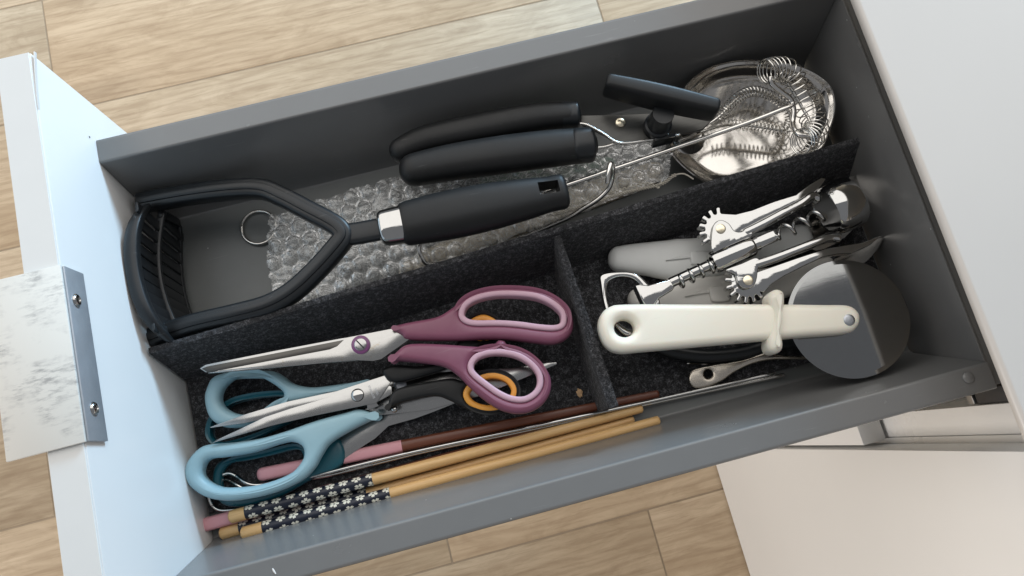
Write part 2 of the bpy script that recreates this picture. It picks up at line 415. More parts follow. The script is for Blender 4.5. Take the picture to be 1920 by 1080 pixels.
def bubble_mat():
    """clear film: see-through, whiter where it is seen edge-on or creased, with sharp glints"""
    t = NT('bubble_wrap_film'); tr = t.n('ShaderNodeBsdfTransparent'); tr.inputs[0].default_value = (0.96, 0.96, 0.95, 1)
    t.set(Roughness=0.55, Specular_IOR_Level=0.2); t.b.inputs['Base Color'].default_value = (0.86, 0.86, 0.84, 1)
    gl = t.n('ShaderNodeBsdfGlossy'); gl.inputs['Roughness'].default_value = 0.20; gl.inputs['Color'].default_value = (1, 1, 1, 1)
    lw = t.n('ShaderNodeLayerWeight'); lw.inputs[0].default_value = 0.5
    n1 = t.noise(130, 3, 0.6, None, 1.5); n2 = t.noise(330, 2, 0.6, None, 1.0)
    crease = t.ramp(t.math('ABSOLUTE', t.math('SUBTRACT', n1, 0.5)), [(0.0, 1.0), (0.035, 0.0)])
    crease2 = t.ramp(t.math('ABSOLUTE', t.math('SUBTRACT', n2, 0.5)), [(0.0, 0.7), (0.03, 0.0)])
    edge = t.math('POWER', lw.outputs['Facing'], 1.6)
    d = t.math('MINIMUM', t.math('ADD', t.math('ADD', t.math('MULTIPLY', edge, 0.80), 0.27), t.math('ADD', t.math('MULTIPLY', crease, 0.34), t.math('MULTIPLY', crease2, 0.25))), 0.9)
    m1 = t.n('ShaderNodeMixShader'); t.l(d, m1.inputs[0]); t.l(tr.outputs[0], m1.inputs[1]); t.l(t.b.outputs[0], m1.inputs[2])
    lw2 = t.n('ShaderNodeFresnel'); lw2.inputs[0].default_value = 1.6
    m2 = t.n('ShaderNodeMixShader'); t.l(t.math('MINIMUM', t.math('MULTIPLY', lw2.outputs[0], 1.0), 0.55), m2.inputs[0]); t.l(m1.outputs[0], m2.inputs[1]); t.l(gl.outputs[0], m2.inputs[2])
    bp = t.n('ShaderNodeBump'); bp.inputs['Strength'].default_value = 0.4; bp.inputs['Distance'].default_value = 0.0014
    t.l(t.math('ADD', n1, t.math('MULTIPLY', n2, 0.4)), bp.inputs['Height'])
    for x in (gl.inputs['Normal'], t.b.inputs['Normal'], lw2.inputs['Normal']): t.l(bp.outputs[0], x)
    t.l(m2.outputs[0], t.t.nodes['Material Output'].inputs['Surface']); return t.m
M['bubble'] = bubble_mat()

def flower_mat():
    """navy paper sleeve with scattered white five-petal blossoms (print)"""
    t = NT('blossom_print'); uv = t.n('ShaderNodeUVMap'); sp = t.n('ShaderNodeSeparateXYZ'); t.l(uv.outputs[0], sp.inputs[0])
    U = t.math('MULTIPLY', sp.outputs[0], 1/0.0076); Vv = t.math('MULTIPLY', sp.outputs[1], 4.0)
    row = t.math('FLOOR', Vv); U2 = t.math('ADD', U, t.math('MULTIPLY', row, 0.37)); cell = t.math('FLOOR', U2)
    wn = t.n('ShaderNodeTexWhiteNoise', noise_dimensions='2D'); cb = t.n('ShaderNodeCombineXYZ'); t.l(cell, cb.inputs[0]); t.l(row, cb.inputs[1]); t.l(cb.outputs[0], wn.inputs['Vector'])
    rs = t.n('ShaderNodeSeparateColor'); t.l(wn.outputs['Color'], rs.inputs[0])
    fx = t.math('SUBTRACT', t.math('SUBTRACT', U2, cell), t.math('ADD', 0.42, t.math('MULTIPLY', rs.outputs[0], 0.16)))
    fy = t.math('SUBTRACT', t.math('SUBTRACT', Vv, row), t.math('ADD', 0.42, t.math('MULTIPLY', rs.outputs[1], 0.16)))
    r = t.math('SQRT', t.math('ADD', t.math('MULTIPLY', fx, fx), t.math('MULTIPLY', fy, fy)))
    th = t.math('ADD', t.math('ARCTAN2', fy, fx), t.math('MULTIPLY', rs.outputs[2], 6.28))
    pet = t.math('ABSOLUTE', t.math('COSINE', t.math('MULTIPLY', th, 2.5)))
    R = t.math('MULTIPLY', t.math('POWER', pet, 0.45), 0.40)
    notch = t.math('MULTIPLY', t.math('POWER', pet, 24.0), 0.07)
    m = t.math('MULTIPLY', t.math('LESS_THAN', r, t.math('SUBTRACT', R, notch)), t.math('GREATER_THAN', r, 0.075))
    t.l(t.mix(m, (0.006, 0.009, 0.022), (0.70, 0.68, 0.58)), t.b.inputs['Base Color']); t.set(Roughness=0.38)
    return t.m
M['blossom'] = flower_mat()

def floor_mat():
    t = NT('wood_look_tile'); oi = t.n('ShaderNodeObjectInfo')
    cmb = t.n('ShaderNodeCombineXYZ'); t.l(t.math('MULTIPLY', oi.outputs['Random'], 57.0), cmb.inputs[0]); t.l(t.math('MULTIPLY', oi.outputs['Random'], 131.0), cmb.inputs[1])
    def v(sc):
        a = t.n('ShaderNodeVectorMath', operation='ADD'); t.l(t.mapped(sc), a.inputs[0]); t.l(cmb.outputs[0], a.inputs[1]); return a.outputs[0]
    big = t.noise(1.0, 4, 0.55, v((1.6, 9, 9)), 0.8)              # cloudy boards
    wv = t.n('ShaderNodeTexWave', wave_type='BANDS', bands_direction='Y'); wv.inputs['Scale'].default_value = 2.2; wv.inputs['Distortion'].default_value = 11.0
    wv.inputs['Detail'].default_value = 3; wv.inputs['Detail Scale'].default_value = 0.9; t.l(v((1.5, 9, 9)), wv.inputs[0])
    fine = t.noise(1.0, 6, 0.7, v((18, 260, 260)), 0.5)
    kn = t.n('ShaderNodeTexVoronoi', feature='F1'); kn.inputs['Scale'].default_value = 1.0; t.l(v((1.5, 5.0, 5)), kn.inputs['Vector'])
    c = t.mix(t.ramp(big, [(0.3, 0.0), (0.7, 1.0)]), (0.45, 0.335, 0.215), (0.61, 0.48, 0.335))
    c = t.mix(t.math('MULTIPLY', t.ramp(wv.outputs[0], [(0.0, 1.0), (0.42, 0.0)]), 0.30), c, (0.30, 0.20, 0.12))
    mot = t.noise(1.0, 5, 0.65, v((9, 34, 34)), 1.5)
    c = t.mix(t.math('MULTIPLY', t.ramp(mot, [(0.44, 0.0), (0.66, 1.0)]), 0.48), c, (0.33, 0.23, 0.14))
    c = t.mix(t.math('MULTIPLY', t.ramp(mot, [(0.28, 1.0), (0.44, 0.0)]), 0.35), c, (0.68, 0.545, 0.385))
    c = t.mix(t.math('MULTIPLY', t.ramp(fine, [(0.50, 0.0), (0.70, 1.0)]), 0.45), c, (0.27, 0.18, 0.105))
    c = t.mix(t.math('MULTIPLY', t.ramp(kn.outputs[0], [(0.0, 1.0), (0.16, 0.0)]), 0.55), c, (0.19, 0.135, 0.09))
    hs = t.n('ShaderNodeHueSaturation'); t.l(c, hs.inputs['Color']); t.l(t.math('ADD', 0.92, t.math('MULTIPLY', oi.outputs['Random'], 0.16)), hs.inputs['Value'])
    t.l(hs.outputs[0], t.b.inputs['Base Color']); t.l(t.math('ADD', 0.50, t.math('MULTIPLY', fine, 0.2)), t.b.inputs['Roughness'])
    t.bump(fine, 0.12, 0.0006); return t.m
M['tile'] = floor_mat()
M['grout'] = simple('grout', (0.34, 0.265, 0.185), 0.85, var=0.15, nscale=80)

def scuffed_white():
    t = NT('scuffed_white_film')
    g = t.noise(1.0, 7, 0.75, t.mapped((90, 380, 100))); h = t.noise(38, 4, 0.6)
    f = t.math('MULTIPLY', t.ramp(g, [(0.46, 0.0), (0.62, 1.0)]), t.ramp(h, [(0.46, 0.0), (0.60, 1.0)]))
    t.l(t.mix(t.math('MULTIPLY', f, 0.75), (0.72, 0.71, 0.665), (0.26, 0.26, 0.26)), t.b.inputs['Base Color']); t.set(Roughness=0.5); return t.m
M['scuffed'] = scuffed_white()

# ------------------------------------------------------------------ floor
FZ = -0.60
fl = box('floor', (-2.2, -1.8, FZ-0.02), (2.4, 2.4, FZ-0.0009), M['grout'], None, 0); fl['kind'] = 'structure'
PW, Y0 = 0.1816, -0.1
joints = {-2: 0.62, -1: 0.33, 0: 0.0755, 1: -0.394, 2: 0.15, 3: 0.466, 4: -0.318, 5: 0.22}
plank_meshes = {}
for r in range(-5, 10):
    j = joints.get(r, (r*0.47) % 1.2-0.4); PLK = 1.2
    for k in (-2, -1, 0, 1):
        x0 = j+k*PLK; g = 0.0009
        o = box('plank', (x0+g, Y0+r*PW+g, FZ-0.009), (x0+PLK-g, Y0+(r+1)*PW-g, FZ), M['tile'], fl, 0.0014, 2)

# ------------------------------------------------------------------ drawer
W, L, ZB, RT = 0.2225, 0.4265, -0.066, 0.014
dr = thing('kitchen_drawer', 'open grey metal kitchen drawer with tall white front panel, filled with utensils', 'drawer', (0.2, 0.11, ZB))
fp = box('front_panel', (-0.0164, -0.0445, -0.17), (0, 0.2598, 0.0521), M['white'], dr, 0.0007)
box('edge_band', (-0.0163, -0.0443, 0.05215), (-0.0006, 0.2597, 0.0528), M['edge'], fp, 0.0002, 1)
# the band is peeling at the far corner
bm = bmesh.new(); prev = None
for i in range(9):
    y = 0.2597-0.03*i/8; lift = 0.0016*(1-i/8)**2
    e_ = 0.0005*(1-i/8)+0.00002
    q = [bm.verts.new((lift, y, 0.0524)), bm.verts.new((e_+lift, y, 0.0524)), bm.verts.new((e_+lift, y, 0.0508)), bm.verts.new((lift, y, 0.0508))]
    if prev:
        for a in range(4): bm.faces.new((prev[a], prev[(a+1) % 4], q[(a+1) % 4], q[a]))
    prev = q
bmobj('peeling_strip', bm, M['white'], fp)
def profile(name, prof, x0, x1, mat, parent, nx=2):
    bm = bmesh.new(); rows = []
    for i in range(nx):
        x = x0+(x1-x0)*i/(nx-1); rows.append([bm.verts.new((x, p[0], p[1])) for p in prof])
    n = len(prof)
    for a, b in zip(rows, rows[1:]):
        for k in range(n): bm.faces.new((a[k], a[(k+1) % n], b[(k+1) % n], b[k]))
    bm.faces.new(rows[0]); bm.faces.new(rows[-1][::-1])
    return bmobj(name, bm, mat, parent, 30)
def wall_prof(sg, y0):
    p = [(-0.014, -0.072), (-0.014, -0.0012), (-0.0136, -0.0004), (-0.0128, 0.0), (-0.0120, 0.0), (-0.0017, 0.0), (-0.0011, 0.0), (-0.00055, -0.00015), (-0.00015, -0.00055), (0.0001, -0.0011), (0.0002, -0.0017)]
    for t in (0.25, 0.5, 0.75, 0.9): p.append((0.0002+0.0121*t, -0.0017-0.0593*t))
    p += [(0.0128, -0.0630), (0.0142, -0.0655), (0.0156, -0.0661), (0.0165, -0.0661), (0.0165, -0.072)]
    return [(y0+sg*a, b) for a, b in p]
sw = profile('side_wall', wall_prof(1, 0), 0.0003, L, M['grey'], dr)
profile('side_wall', wall_prof(-1, W), 0.0003, L, M['grey'], dr)
box('base', (0.0003, 0.0146, -0.0705), (L, W-0.0146, ZB), M['base'], dr, 0)
bk = box('back_wall', (L+0.0004, -0.009, -0.0705), (L+0.0018, W+0.009, -0.003), M['grey'], dr, 0.0005)
box('back_flange', (L+0.002, -0.0125, -0.006), (L+0.0075, W+0.0125, -0.0042), M['grey'], bk, 0.0004)
disc('rivet', P(1815, 708, 0.0001), (0, 0, 1), 0.0029, 0.0009, M['grey'], sw, 0.0006)
pc = P(513, 1072, 0.0002)
sweep('paint_chip', [P(511, 1066, 0.0001), P(513, 1070, 0.0001), P(517, 1076, 0.0001)], [0.0003, 0.0005, 0.0003], [0.0001]*3, M['white'], sw, 8, 2, 0.5)
disc('pilot_hole', PX(168, 197+60, 0.0001), (1, 0, 0), 0.0006, 0.0001, M['darkhole'], fp, 0, 10)
# handle: bent metal pull screwed to the inside of the front
hd = box('handle', (-0.0325, 0.0692, 0.0534), (0.0012, 0.1500, 0.0549), M['scuffed'], dr, 0.0004)
fg = box('flange', (0.0004, 0.0695, 0.0372), (0.0020, 0.1497, 0.0532), M['galv'], hd, 0.0003)
for (u, v) in ((143, 563), (176, 766)):
    c = PX(u, v, 0.0021)
    bm = bmesh.new()
    prof = [(0.0, 0.0031), (0.0006, 0.0030), (0.0013, 0.0022), (0.0015, 0.0012), (0.0009, 0.0009), (0.0008, 0.0001)]
    lathe('screw', c, (1, 0, 0), prof, M['chrome'], hd, 20, False)

# ------------------------------------------------------------------ cabinet behind
cb = thing('base_cabinet', 'white base cabinet that the open drawer slides out of, lower drawer closed', 'cabinet', (0.7, 0.11, FZ))
box('lower_drawer_front', (0.430, -0.0445, -0.595), (0.448, 0.2598, -0.176), M['door'], cb, 0.0008)
box('side_panel', (0.4505, -0.0436, -0.595), (0.95, -0.0262, 0.0315), M['white'], cb, 0.0006)
box('side_panel', (0.4505, 0.2420, -0.595), (0.95, 0.2600, 0.0315), M['white'], cb, 0.0006)
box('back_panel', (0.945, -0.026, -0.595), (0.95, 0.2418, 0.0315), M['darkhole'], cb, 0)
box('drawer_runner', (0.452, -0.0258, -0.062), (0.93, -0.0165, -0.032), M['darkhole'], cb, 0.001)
box('runner_clip', (0.4515, -0.0255, -0.070), (0.4575, -0.0200, -0.064), M['zinc'], cb, 0.0006)
nb = thing('base_cabinet', 'closed white base cabinet nearest the camera, beside the open drawer', 'cabinet', (0.7, -0.4, FZ))
box('door', (0.430, -0.75, -0.597), (0.448, -0.0478, 0.0300), M['door'], nb, 0.0008)
box('side_panel', (0.4505, -0.0618, -0.595), (0.95, -0.0440, 0.0315), M['white'], nb, 0.0006)
# worktop with a rounded front edge
pr = []
X0, Z0, Z1, rr = 0.4070, 0.0320, 0.0380, 0.0025
for k in range(13):
    a = math.pi-math.pi/2*k/12; pr.append((X0+rr+rr*math.cos(a), Z1-rr+rr*math.sin(a)))
pr += [(1.05, Z1), (1.05, Z0), (X0+0.002, Z0), (X0+0.0006, Z0+0.0006), (X0, Z0+0.002)]
bm = bmesh.new(); ra = [bm.verts.new((p[0], -0.9, p[1])) for p in pr]; rb = [bm.verts.new((p[0], 1.3, p[1])) for p in pr]
for k in range(len(pr)): bm.faces.new((ra[k], ra[(k+1) % len(pr)], rb[(k+1) % len(pr)], rb[k]))
bm.faces.new(ra); bm.faces.new(rb[::-1])
wt = bmobj('worktop', bm, M['worktop']); tag(wt, 'smooth white worktop over the back end of the drawer', 'worktop')

# ------------------------------------------------------------------ felt organiser
fo = thing('felt_organizer', 'charcoal felt organizer insert with long wall and short cross divider in drawer', 'organizer', (0.2, 0.08, -0.0655))
def slab(name, corners_a, corners_b, mat, parent, nu, nv, amp, seed):
    """thick felt panel: corners bl, br, tr, tl on both faces, slightly uneven"""
    bm = bmesh.new()
    def pt(c, s, t, off):
        p = (c[0]*(1-s)+c[1]*s)*(1-t)+(c[3]*(1-s)+c[2]*s)*t
        w = noise.noise_vector(p*18+V((seed, 0, 0)))*amp*(0.25+0.75*t)
        f = noise.noise_vector(p*420+V((0, seed, off)))*0.00022
        return p+V((w.x*0.5, w.y, w.z*0.6))+f
    G = []
    for ci, c in enumerate((corners_a, corners_b)):
        G.append([[bm.verts.new(pt(c, i/nu, j/nv, ci*7)) for i in range(nu+1)] for j in range(nv+1)])
    for g in G:
        for j in range(nv):
            for i in range(nu): bm.faces.new((g[j][i], g[j][i+1], g[j+1][i+1], g[j+1][i]))
    A, B = G
    for i in range(nu):
        bm.faces.new((A[nv][i], A[nv][i+1], B[nv][i+1], B[nv][i])); bm.faces.new((A[0][i+1], A[0][i], B[0][i], B[0][i+1]))
    for j in range(nv):
        bm.faces.new((A[j+1][0], A[j][0], B[j][0], B[j+1][0])); bm.faces.new((A[j][nu], A[j+1][nu], B[j+1][nu], B[j][nu]))
    return bmobj(name, bm, mat, parent, 60)
th = 0.0032; ft = -0.0638
c = [V((0.0012, 0.1065, ft)), V((0.424, 0.1225, ft)), V((0.4165, 0.1365, -0.0200)), V((0.0012, 0.1175, -0.0200))]
slab('long_divider', c, [p+V((0, th, 0)) for p in c], M['felt'], fo, 150, 18, 0.0007, 1)
c = [V((0.2320, 0.0268, ft)), V((0.2300, 0.1135, ft)), V((0.2305, 0.1265, -0.0212)), V((0.2335, 0.0268, -0.0205))]
slab('cross_divider', c, [p+V((0.0036 if i in (1, 2) else 0.0056, 0, 0)) for i, p in enumerate(c)], M['felt'], fo, 50, 18, 0.0006, 2)
c = [V((0.0012, 0.0282, ft)), V((0.4245, 0.0222, ft)), V((0.4245, 0.1255, ft)), V((0.0012, 0.110, ft))]
slab('felt_base', c, [p-V((0, 0, 0.0018)) for p in c], M['felt'], fo, 150, 40, 0.0002, 3)
# loose fibres standing out of the felt
vs, fs = [], []
def fibre(p, n):
    d = (n+V((random.uniform(-1, 1), random.uniform(-1, 1), random.uniform(-0.6, 1)))*0.9).normalized()*random.uniform(0.0006, 0.0018)
    s = d.cross(V((random.random(), random.random(), random.random()))).normalized()*0.00005
    m = p+d*0.6+V((random.uniform(-1, 1), random.uniform(-1, 1), random.uniform(-1, 1)))*0.0003
    k = len(vs); vs.extend([p-s, p+s, m+s, m-s, p+d+V((0, 0, -0.0002))]); fs.extend([(k, k+1, k+2, k+3), (k+3, k+2, k+4)])
for i in range(9000):
    s = random.random(); t = 1-random.random()**1.6
    if i % 3: t = 1
    b = V((0.0012, 0.1065, ft)).lerp(V((0.424, 0.1225, ft)), s); q = V((0.0012, 0.1175, -0.02)).lerp(V((0.4165, 0.1365, -0.02)), s)
    if t == 1: fibre(q+V((0, random.random()*th, 0)), V((0, 0, 1)))
    else: fibre(b.lerp(q, t), V((0, -1, 0.3)))
for i in range(2600):
    s = random.random(); q = V((0.2305, 0.1265, -0.0212)).lerp(V((0.2335, 0.0268, -0.0205)), s)
    fibre(q+V((random.random()*(0.0036+0.002*s), 0, 0)), V((0, 0, 1)))
fz = obj('felt_fuzz', vs, fs, M['fuzz'], fo, False); fz['kind'] = 'stuff'


# ------------------------------------------------------------------ scissors
def scissor_handle(root, outer, hole, z, th, bev, mat, liner=None, lw=0.0028, name='handle', n=5):
    h = plate(name, [outer, hole], z, th, bev, mat, root, True, n)
    if liner:
        plate('finger_ring_lining', [hole, hole], z+0.0002, th+0.0003, min(lw*0.45, bev), liner, h, True, n, grow=[0.0006, -lw])
    return h
# plum pair, on top
sp_ = thing('scissors', 'large plum scissors with lilac finger rings lying on top of the pile', 'scissors', P(760, 650, -0.045), 'scissors in the drawer')
ZP = -0.0265
scissor_handle(sp_, R1((125, 362), (230, 325), (440, 285), (540, 235), (640, 160), (760, 98), (900, 70), (1080, 72), (1230, 100), (1340, 150), (1420, 230), (1450, 310), (1440, 390), (1385, 450), (1290, 478), (1150, 465), (980, 445), (800, 440), (600, 450), (262, 445), (200, 412)),
    R1((622, 270), (645, 195), (725, 138), (860, 103), (1020, 98), (1180, 116), (1300, 166), (1378, 235), (1394, 300), (1375, 355), (1310, 378), (1200, 372), (1050, 352), (900, 342), (730, 342), (655, 320)),
    ZP, 0.0105, 0.0032, M['purple'], M['lilac'])
lh = scissor_handle(sp_, R1((118, 590), (180, 520), (262, 478), (500, 480), (780, 498), (870, 480), (905, 452), (945, 455), (975, 485), (1060, 510), (1160, 560), (1240, 640), (1285, 730), (1280, 830), (1225, 920), (1130, 975), (1020, 985), (900, 950), (780, 870), (690, 790), (600, 700), (500, 640), (330, 612), (160, 596)),
    R1((690, 670), (695, 610), (745, 555), (840, 525), (950, 524), (1060, 550), (1155, 610), (1215, 690), (1220, 780), (1180, 850), (1100, 895), (1000, 892), (900, 850), (800, 780), (725, 720)),
    ZP, 0.0105, 0.0032, M['purple'], M['lilac'])
b1 = plate('blade', [R2((232, 386), (300, 367), (1110, 213), (1165, 190), (1230, 128), (1545, 66), (1600, 60))+R1((150, 370), (262, 447), (60, 590), (0, 605))+R2((1290, 290), (600, 356))], ZP-0.0032, 0.0016, 0.00016, M['steel_rust'], sp_, False, res=1)
b2 = plate('blade', [R2((172, 350), (215, 322), (700, 226), (1200, 132), (1300, 118), (1480, 200), (1440, 280), (1290, 296), (600, 352), (300, 382), (215, 378))], ZP-0.0052, 0.0015, 0.00016, M['steel'], sp_, False, res=1)
plate('dark_reflection_strip', [R2((185, 352), (225, 336), (700, 244), (1215, 143), (1160, 198), (1105, 218), (700, 298), (300, 374), (225, 378))], ZP-0.0049, 0.0006, 0.0001, M['darkened'], b2, False, res=1)  # flat strip, dark reflection along the blade painted in by its colour
plate('cutting_edge', [R2((240, 386), (600, 357), (1290, 291), (1290, 276), (600, 338), (330, 366))], 0, 0.0006, 0.0001, M['darksteel'], b1, False, res=1, plane=((420, 695, ZP-0.0030), (640, 672, ZP-0.0030), (560, 660, ZP+0.0010)))
c = P(*R2((1338, 180))[0], ZP-0.0032)
disc('screw_ring', c, (0, 0, 1), 0.0052, 0.0015, M['purple_ring'], sp_, 0.0)
pv = disc('pivot_screw', c+V((0, 0, 0.0013)), (0, 0, 1), 0.0034, 0.0009, M['steel'], sp_, 0.0002)
d = (P(*R2((1365, 210))[0], c.z)-P(*R2((1310, 155))[0], c.z)).normalized()
sweep('screw_slot', [c+V((0, 0, 0.0024))-d*0.003, c+V((0, 0, 0.0024))+d*0.003], 0.00035, 0.00015, M['nylon'], pv, 8)

# black and orange pair, below
so = thing('scissors', 'small scissors with black handles and orange finger rings, blades pointing left', 'scissors', P(700, 745, -0.055), 'scissors in the drawer')
ZO = -0.0405
b = plate('blade', [R2((268, 887), (330, 852), (640, 703), (830, 640), (1100, 560), (1160, 515), (1505, 402))+R1((85, 708), (132, 748), (25, 905))+R2((1440, 602), (1000, 692), (700, 762))], ZO, 0.0016, 0.00016, M['steel'], so, False, res=1)
plate('blade', [R2((246, 775), (500, 682), (800, 592), (1165, 512), (1300, 560), (1100, 600), (830, 650), (700, 700), (500, 745), (252, 780))], ZO-0.0019, 0.0015, 0.00016, M['steel'], so, False, res=1)
plate('tang', [R1((20, 905), (132, 845), (130, 790), (60, 760), (-60, 850), (-40, 960), (40, 930))], ZO-0.0020, 0.0015, 0.00016, M['steel'], so, False, res=1)
plate('cutting_edge', [R2((285, 872), (640, 706), (830, 645), (1100, 565), (1150, 530), (1120, 580), (850, 662), (660, 722))], 0, 0.0006, 0.0001, M['darksteel'], b, False, res=1, plane=((420, 822, ZO+0.0002), (600, 760, ZO+0.0002), (520, 770, ZO-0.0016)))
c = P(*R2((1313, 543))[0], ZO); torus('rivet_rim', c, (0, 0, 1), 0.0035, 0.00022, M['darkened'], so)
disc('pivot_rivet', c, (0, 0, 1), 0.0033, 0.0009, M['chrome'], so, 0.0006)
# etched words on the blade
def text(body, c, direction, size, mat, parent, name='etched_lettering', depth=0.00004):
    cu = bpy.data.curves.new('tmp', 'FONT'); cu.body = body; cu.size = size; cu.align_x = 'CENTER'; cu.align_y = 'CENTER'; cu.extrude = depth
    me = curve_mesh(cu); me.materials.clear(); me.materials.append(mat); me.name = name
    ex = V((direction.x, direction.y, 0)).normalized(); ey = V((-ex.y, ex.x, 0))
    return link(name, me, Matrix.Translation(c) @ Matrix((ex, ey, V((0, 0, 1)))).transposed().to_4x4(), parent)
dd = P(*R2((1445, 560))[0], ZO)-P(*R2((1405, 470))[0], ZO)
text('STAINLESS', P(*R2((1413, 520))[0], ZO+0.0001), dd, 0.0017, M['zinc'], b)
text('STEEL', P(*R2((1450, 520))[0], ZO+0.0001), dd, 0.0017, M['zinc'], b)
scissor_handle(so, R1((100, 935), (155, 812), (400, 752), (560, 728), (660, 745), (760, 690), (880, 665), (990, 700), (1060, 800), (1040, 890), (960, 960), (850, 990), (740, 975), (640, 935), (540, 885), (440, 858), (250, 892), (112, 940)),
    R1((655, 840), (690, 775), (770, 710), (880, 690), (980, 725), (1035, 800), (1020, 880), (950, 940), (850, 965), (750, 950), (680, 905)), ZO+0.003, 0.007, 0.0022, M['black'], M['orange'], 0.0032)
scissor_handle(so, R1((62, 668), (165, 632), (330, 640), (480, 600), (600, 480), (650, 350), (710, 285), (800, 262), (890, 295), (930, 360), (905, 430), (800, 480), (690, 560), (560, 640), (440, 690), (150, 758)),
    R1((665, 360), (715, 300), (800, 274), (885, 310), (915, 365), (880, 425), (800, 455), (710, 430)), ZO+0.003, 0.007, 0.0022, M['black'], M['orange'], 0.0034)
c = P(*R1((155, 955))[0], ZO-0.004); disc('stop_pin', c, (0, 0, 1), 0.0019, 0.003, M['chrome'], so, 0.001)

# pale blue pair
sb_ = thing('scissors', 'pale blue plastic scissors, finger rings against the white drawer front', 'scissors', P(560, 800, -0.06), 'scissors in the drawer')
ZS = -0.0445
scissor_handle(sb_, R2((193, 570), (212, 480), (262, 405), (400, 366), (560, 362), (690, 368), (760, 402), (835, 455), (960, 482), (1100, 472), (1360, 437), (1400, 470), (1170, 530), (980, 570), (760, 612), (640, 700), (500, 765), (380, 780), (290, 755), (222, 690)),
    R2((303, 570), (325, 490), (395, 425), (480, 400), (590, 408), (690, 458), (760, 515), (765, 555), (720, 605), (620, 640), (500, 680), (410, 672), (335, 630)), ZS, 0.0115, 0.0038, M['sky'])
scissor_handle(sb_, R3((48, 480), (72, 400), (140, 320), (220, 283), (400, 268), (600, 238), (800, 180), (1000, 110), (1200, 55), (1320, 27), (1440, 65), (1435, 90), (1270, 172), (1110, 270), (1040, 365), (985, 460), (890, 548), (700, 635), (500, 682), (350, 695), (210, 670), (110, 610), (62, 550)),
    R3((175, 495), (190, 425), (240, 387), (350, 375), (550, 340), (740, 280), (835, 266), (905, 300), (915, 370), (875, 440), (815, 495), (700, 545), (560, 582), (400, 598), (300, 592), (215, 550)), ZS+0.003, 0.0115, 0.0038, M['sky'])
plate('blade', [R2((1330, 640), (1450, 590))+R1((100, 800), (430, 690), (1000, 655), (1245, 618), (1322, 613), (1328, 628), (1160, 700), (1000, 765), (800, 850), (400, 960), (20, 1000), (-40, 960))], ZS-0.0055, 0.0016, 0.00016, M['steel'], sb_, False, res=1)
plate('blade', [R2((1380, 480))+R1((60, 745), (210, 700), (690, 485), (1030, 352), (1110, 338), (1180, 350), (1196, 374), (1150, 395), (860, 480), (560, 700), (300, 860), (150, 860))], ZS-0.0074, 0.0016, 0.0005, M['steel'], sb_, False, res=1)
c = P(*R1((195, 775))[0], ZS-0.0055); disc('pivot_rivet', c, (0, 0, 1), 0.0036, 0.0008, M['zinc'], sb_, 0.0002)

# dark teal pair at the bottom
st = thing('scissors', 'dark teal scissors with broad blade, lowest of the pile under the pale blue pair', 'scissors', P(560, 800, -0.0635), 'scissors in the drawer')
ZT = -0.0545
scissor_handle(st, R2((208, 800), (235, 700), (320, 618), (420, 560), (600, 524), (800, 515), (930, 560), (1000, 640), (860, 720), (640, 830), (420, 905), (290, 920), (225, 880)),
    R2((245, 800), (270, 715), (345, 640), (430, 590), (600, 555), (780, 548), (840, 600), (800, 690), (620, 790), (420, 868), (310, 880), (260, 850)), ZT, 0.008, 0.0028, M['teal'])
scissor_handle(st, R3((255, 540), (272, 445), (340, 388), (500, 362), (700, 318), (860, 280), (1000, 300), (1170, 235), (1205, 420), (960, 545), (760, 660), (560, 725), (430, 738), (330, 718), (270, 640)),
    R3((318, 560), (338, 465), (420, 408), (600, 372), (780, 325), (870, 315), (915, 370), (890, 450), (800, 530), (620, 610), (440, 640), (345, 620)), ZT, 0.008, 0.0028, M['teal'])
plate('blade', [R3((1160, 245), (1200, 400), (1330, 310), (1440, 240))+R1((110, 1075), (300, 1022), (430, 975), (562, 922), (900, 790), (1100, 700), (800, 700), (400, 800), (100, 900))+R3((1400, 90))], ZT-0.002, 0.0016, 0.00016, M['steel'], st, False, res=1)

# ------------------------------------------------------------------ chopsticks and skewers
def stick(root, a, b, ra, rb, mat, name='shaft', uv=False, n=16, square=False):
    pts = [a.lerp(b, i/24) for i in range(25)]; rr_ = [ra+(rb-ra)*i/24 for i in range(25)]
    if square: return sweep(name, pts, rr_, rr_, mat, root, 20, 3.2, 0.9)
    return tube(name, pts, rr_, mat, root, n, False, None, uv)
def floral(label, a, b, f0, f1, zl, zr):
    A, B = P(a[0], a[1], zl), P(b[0], b[1], zr)
    o = thing('chopstick', label, 'chopstick', (A+B)/2-V((0, 0, 0.004)), 'blossom print chopsticks')
    stick(o, A, B, 0.0037, 0.0026, M['lightwood'])
    d = B-A; q0, q1 = A+d*f0, A+d*f1; r0, r1 = 0.0037-0.0011*f0+0.00016, 0.0037-0.0011*f1+0.00016
    stick(o, q0, q1, r0, r1, M['blossom'], 'printed_sleeve', True, 24)
floral('blossom print chopstick, uppermost of the three, beside the steel skewers', (434, 969), (1202, 766), 0.034, 0.335, -0.0535, -0.0590)
floral('blossom print chopstick squeezed between the other two blossom print ones', (417, 1000), (1186, 787), 0.042, 0.345, -0.0618, -0.0628)
floral('blossom print chopstick closest to the near drawer wall', (457, 1000), (1234, 788), 0.046, 0.345, -0.0550, -0.0570)
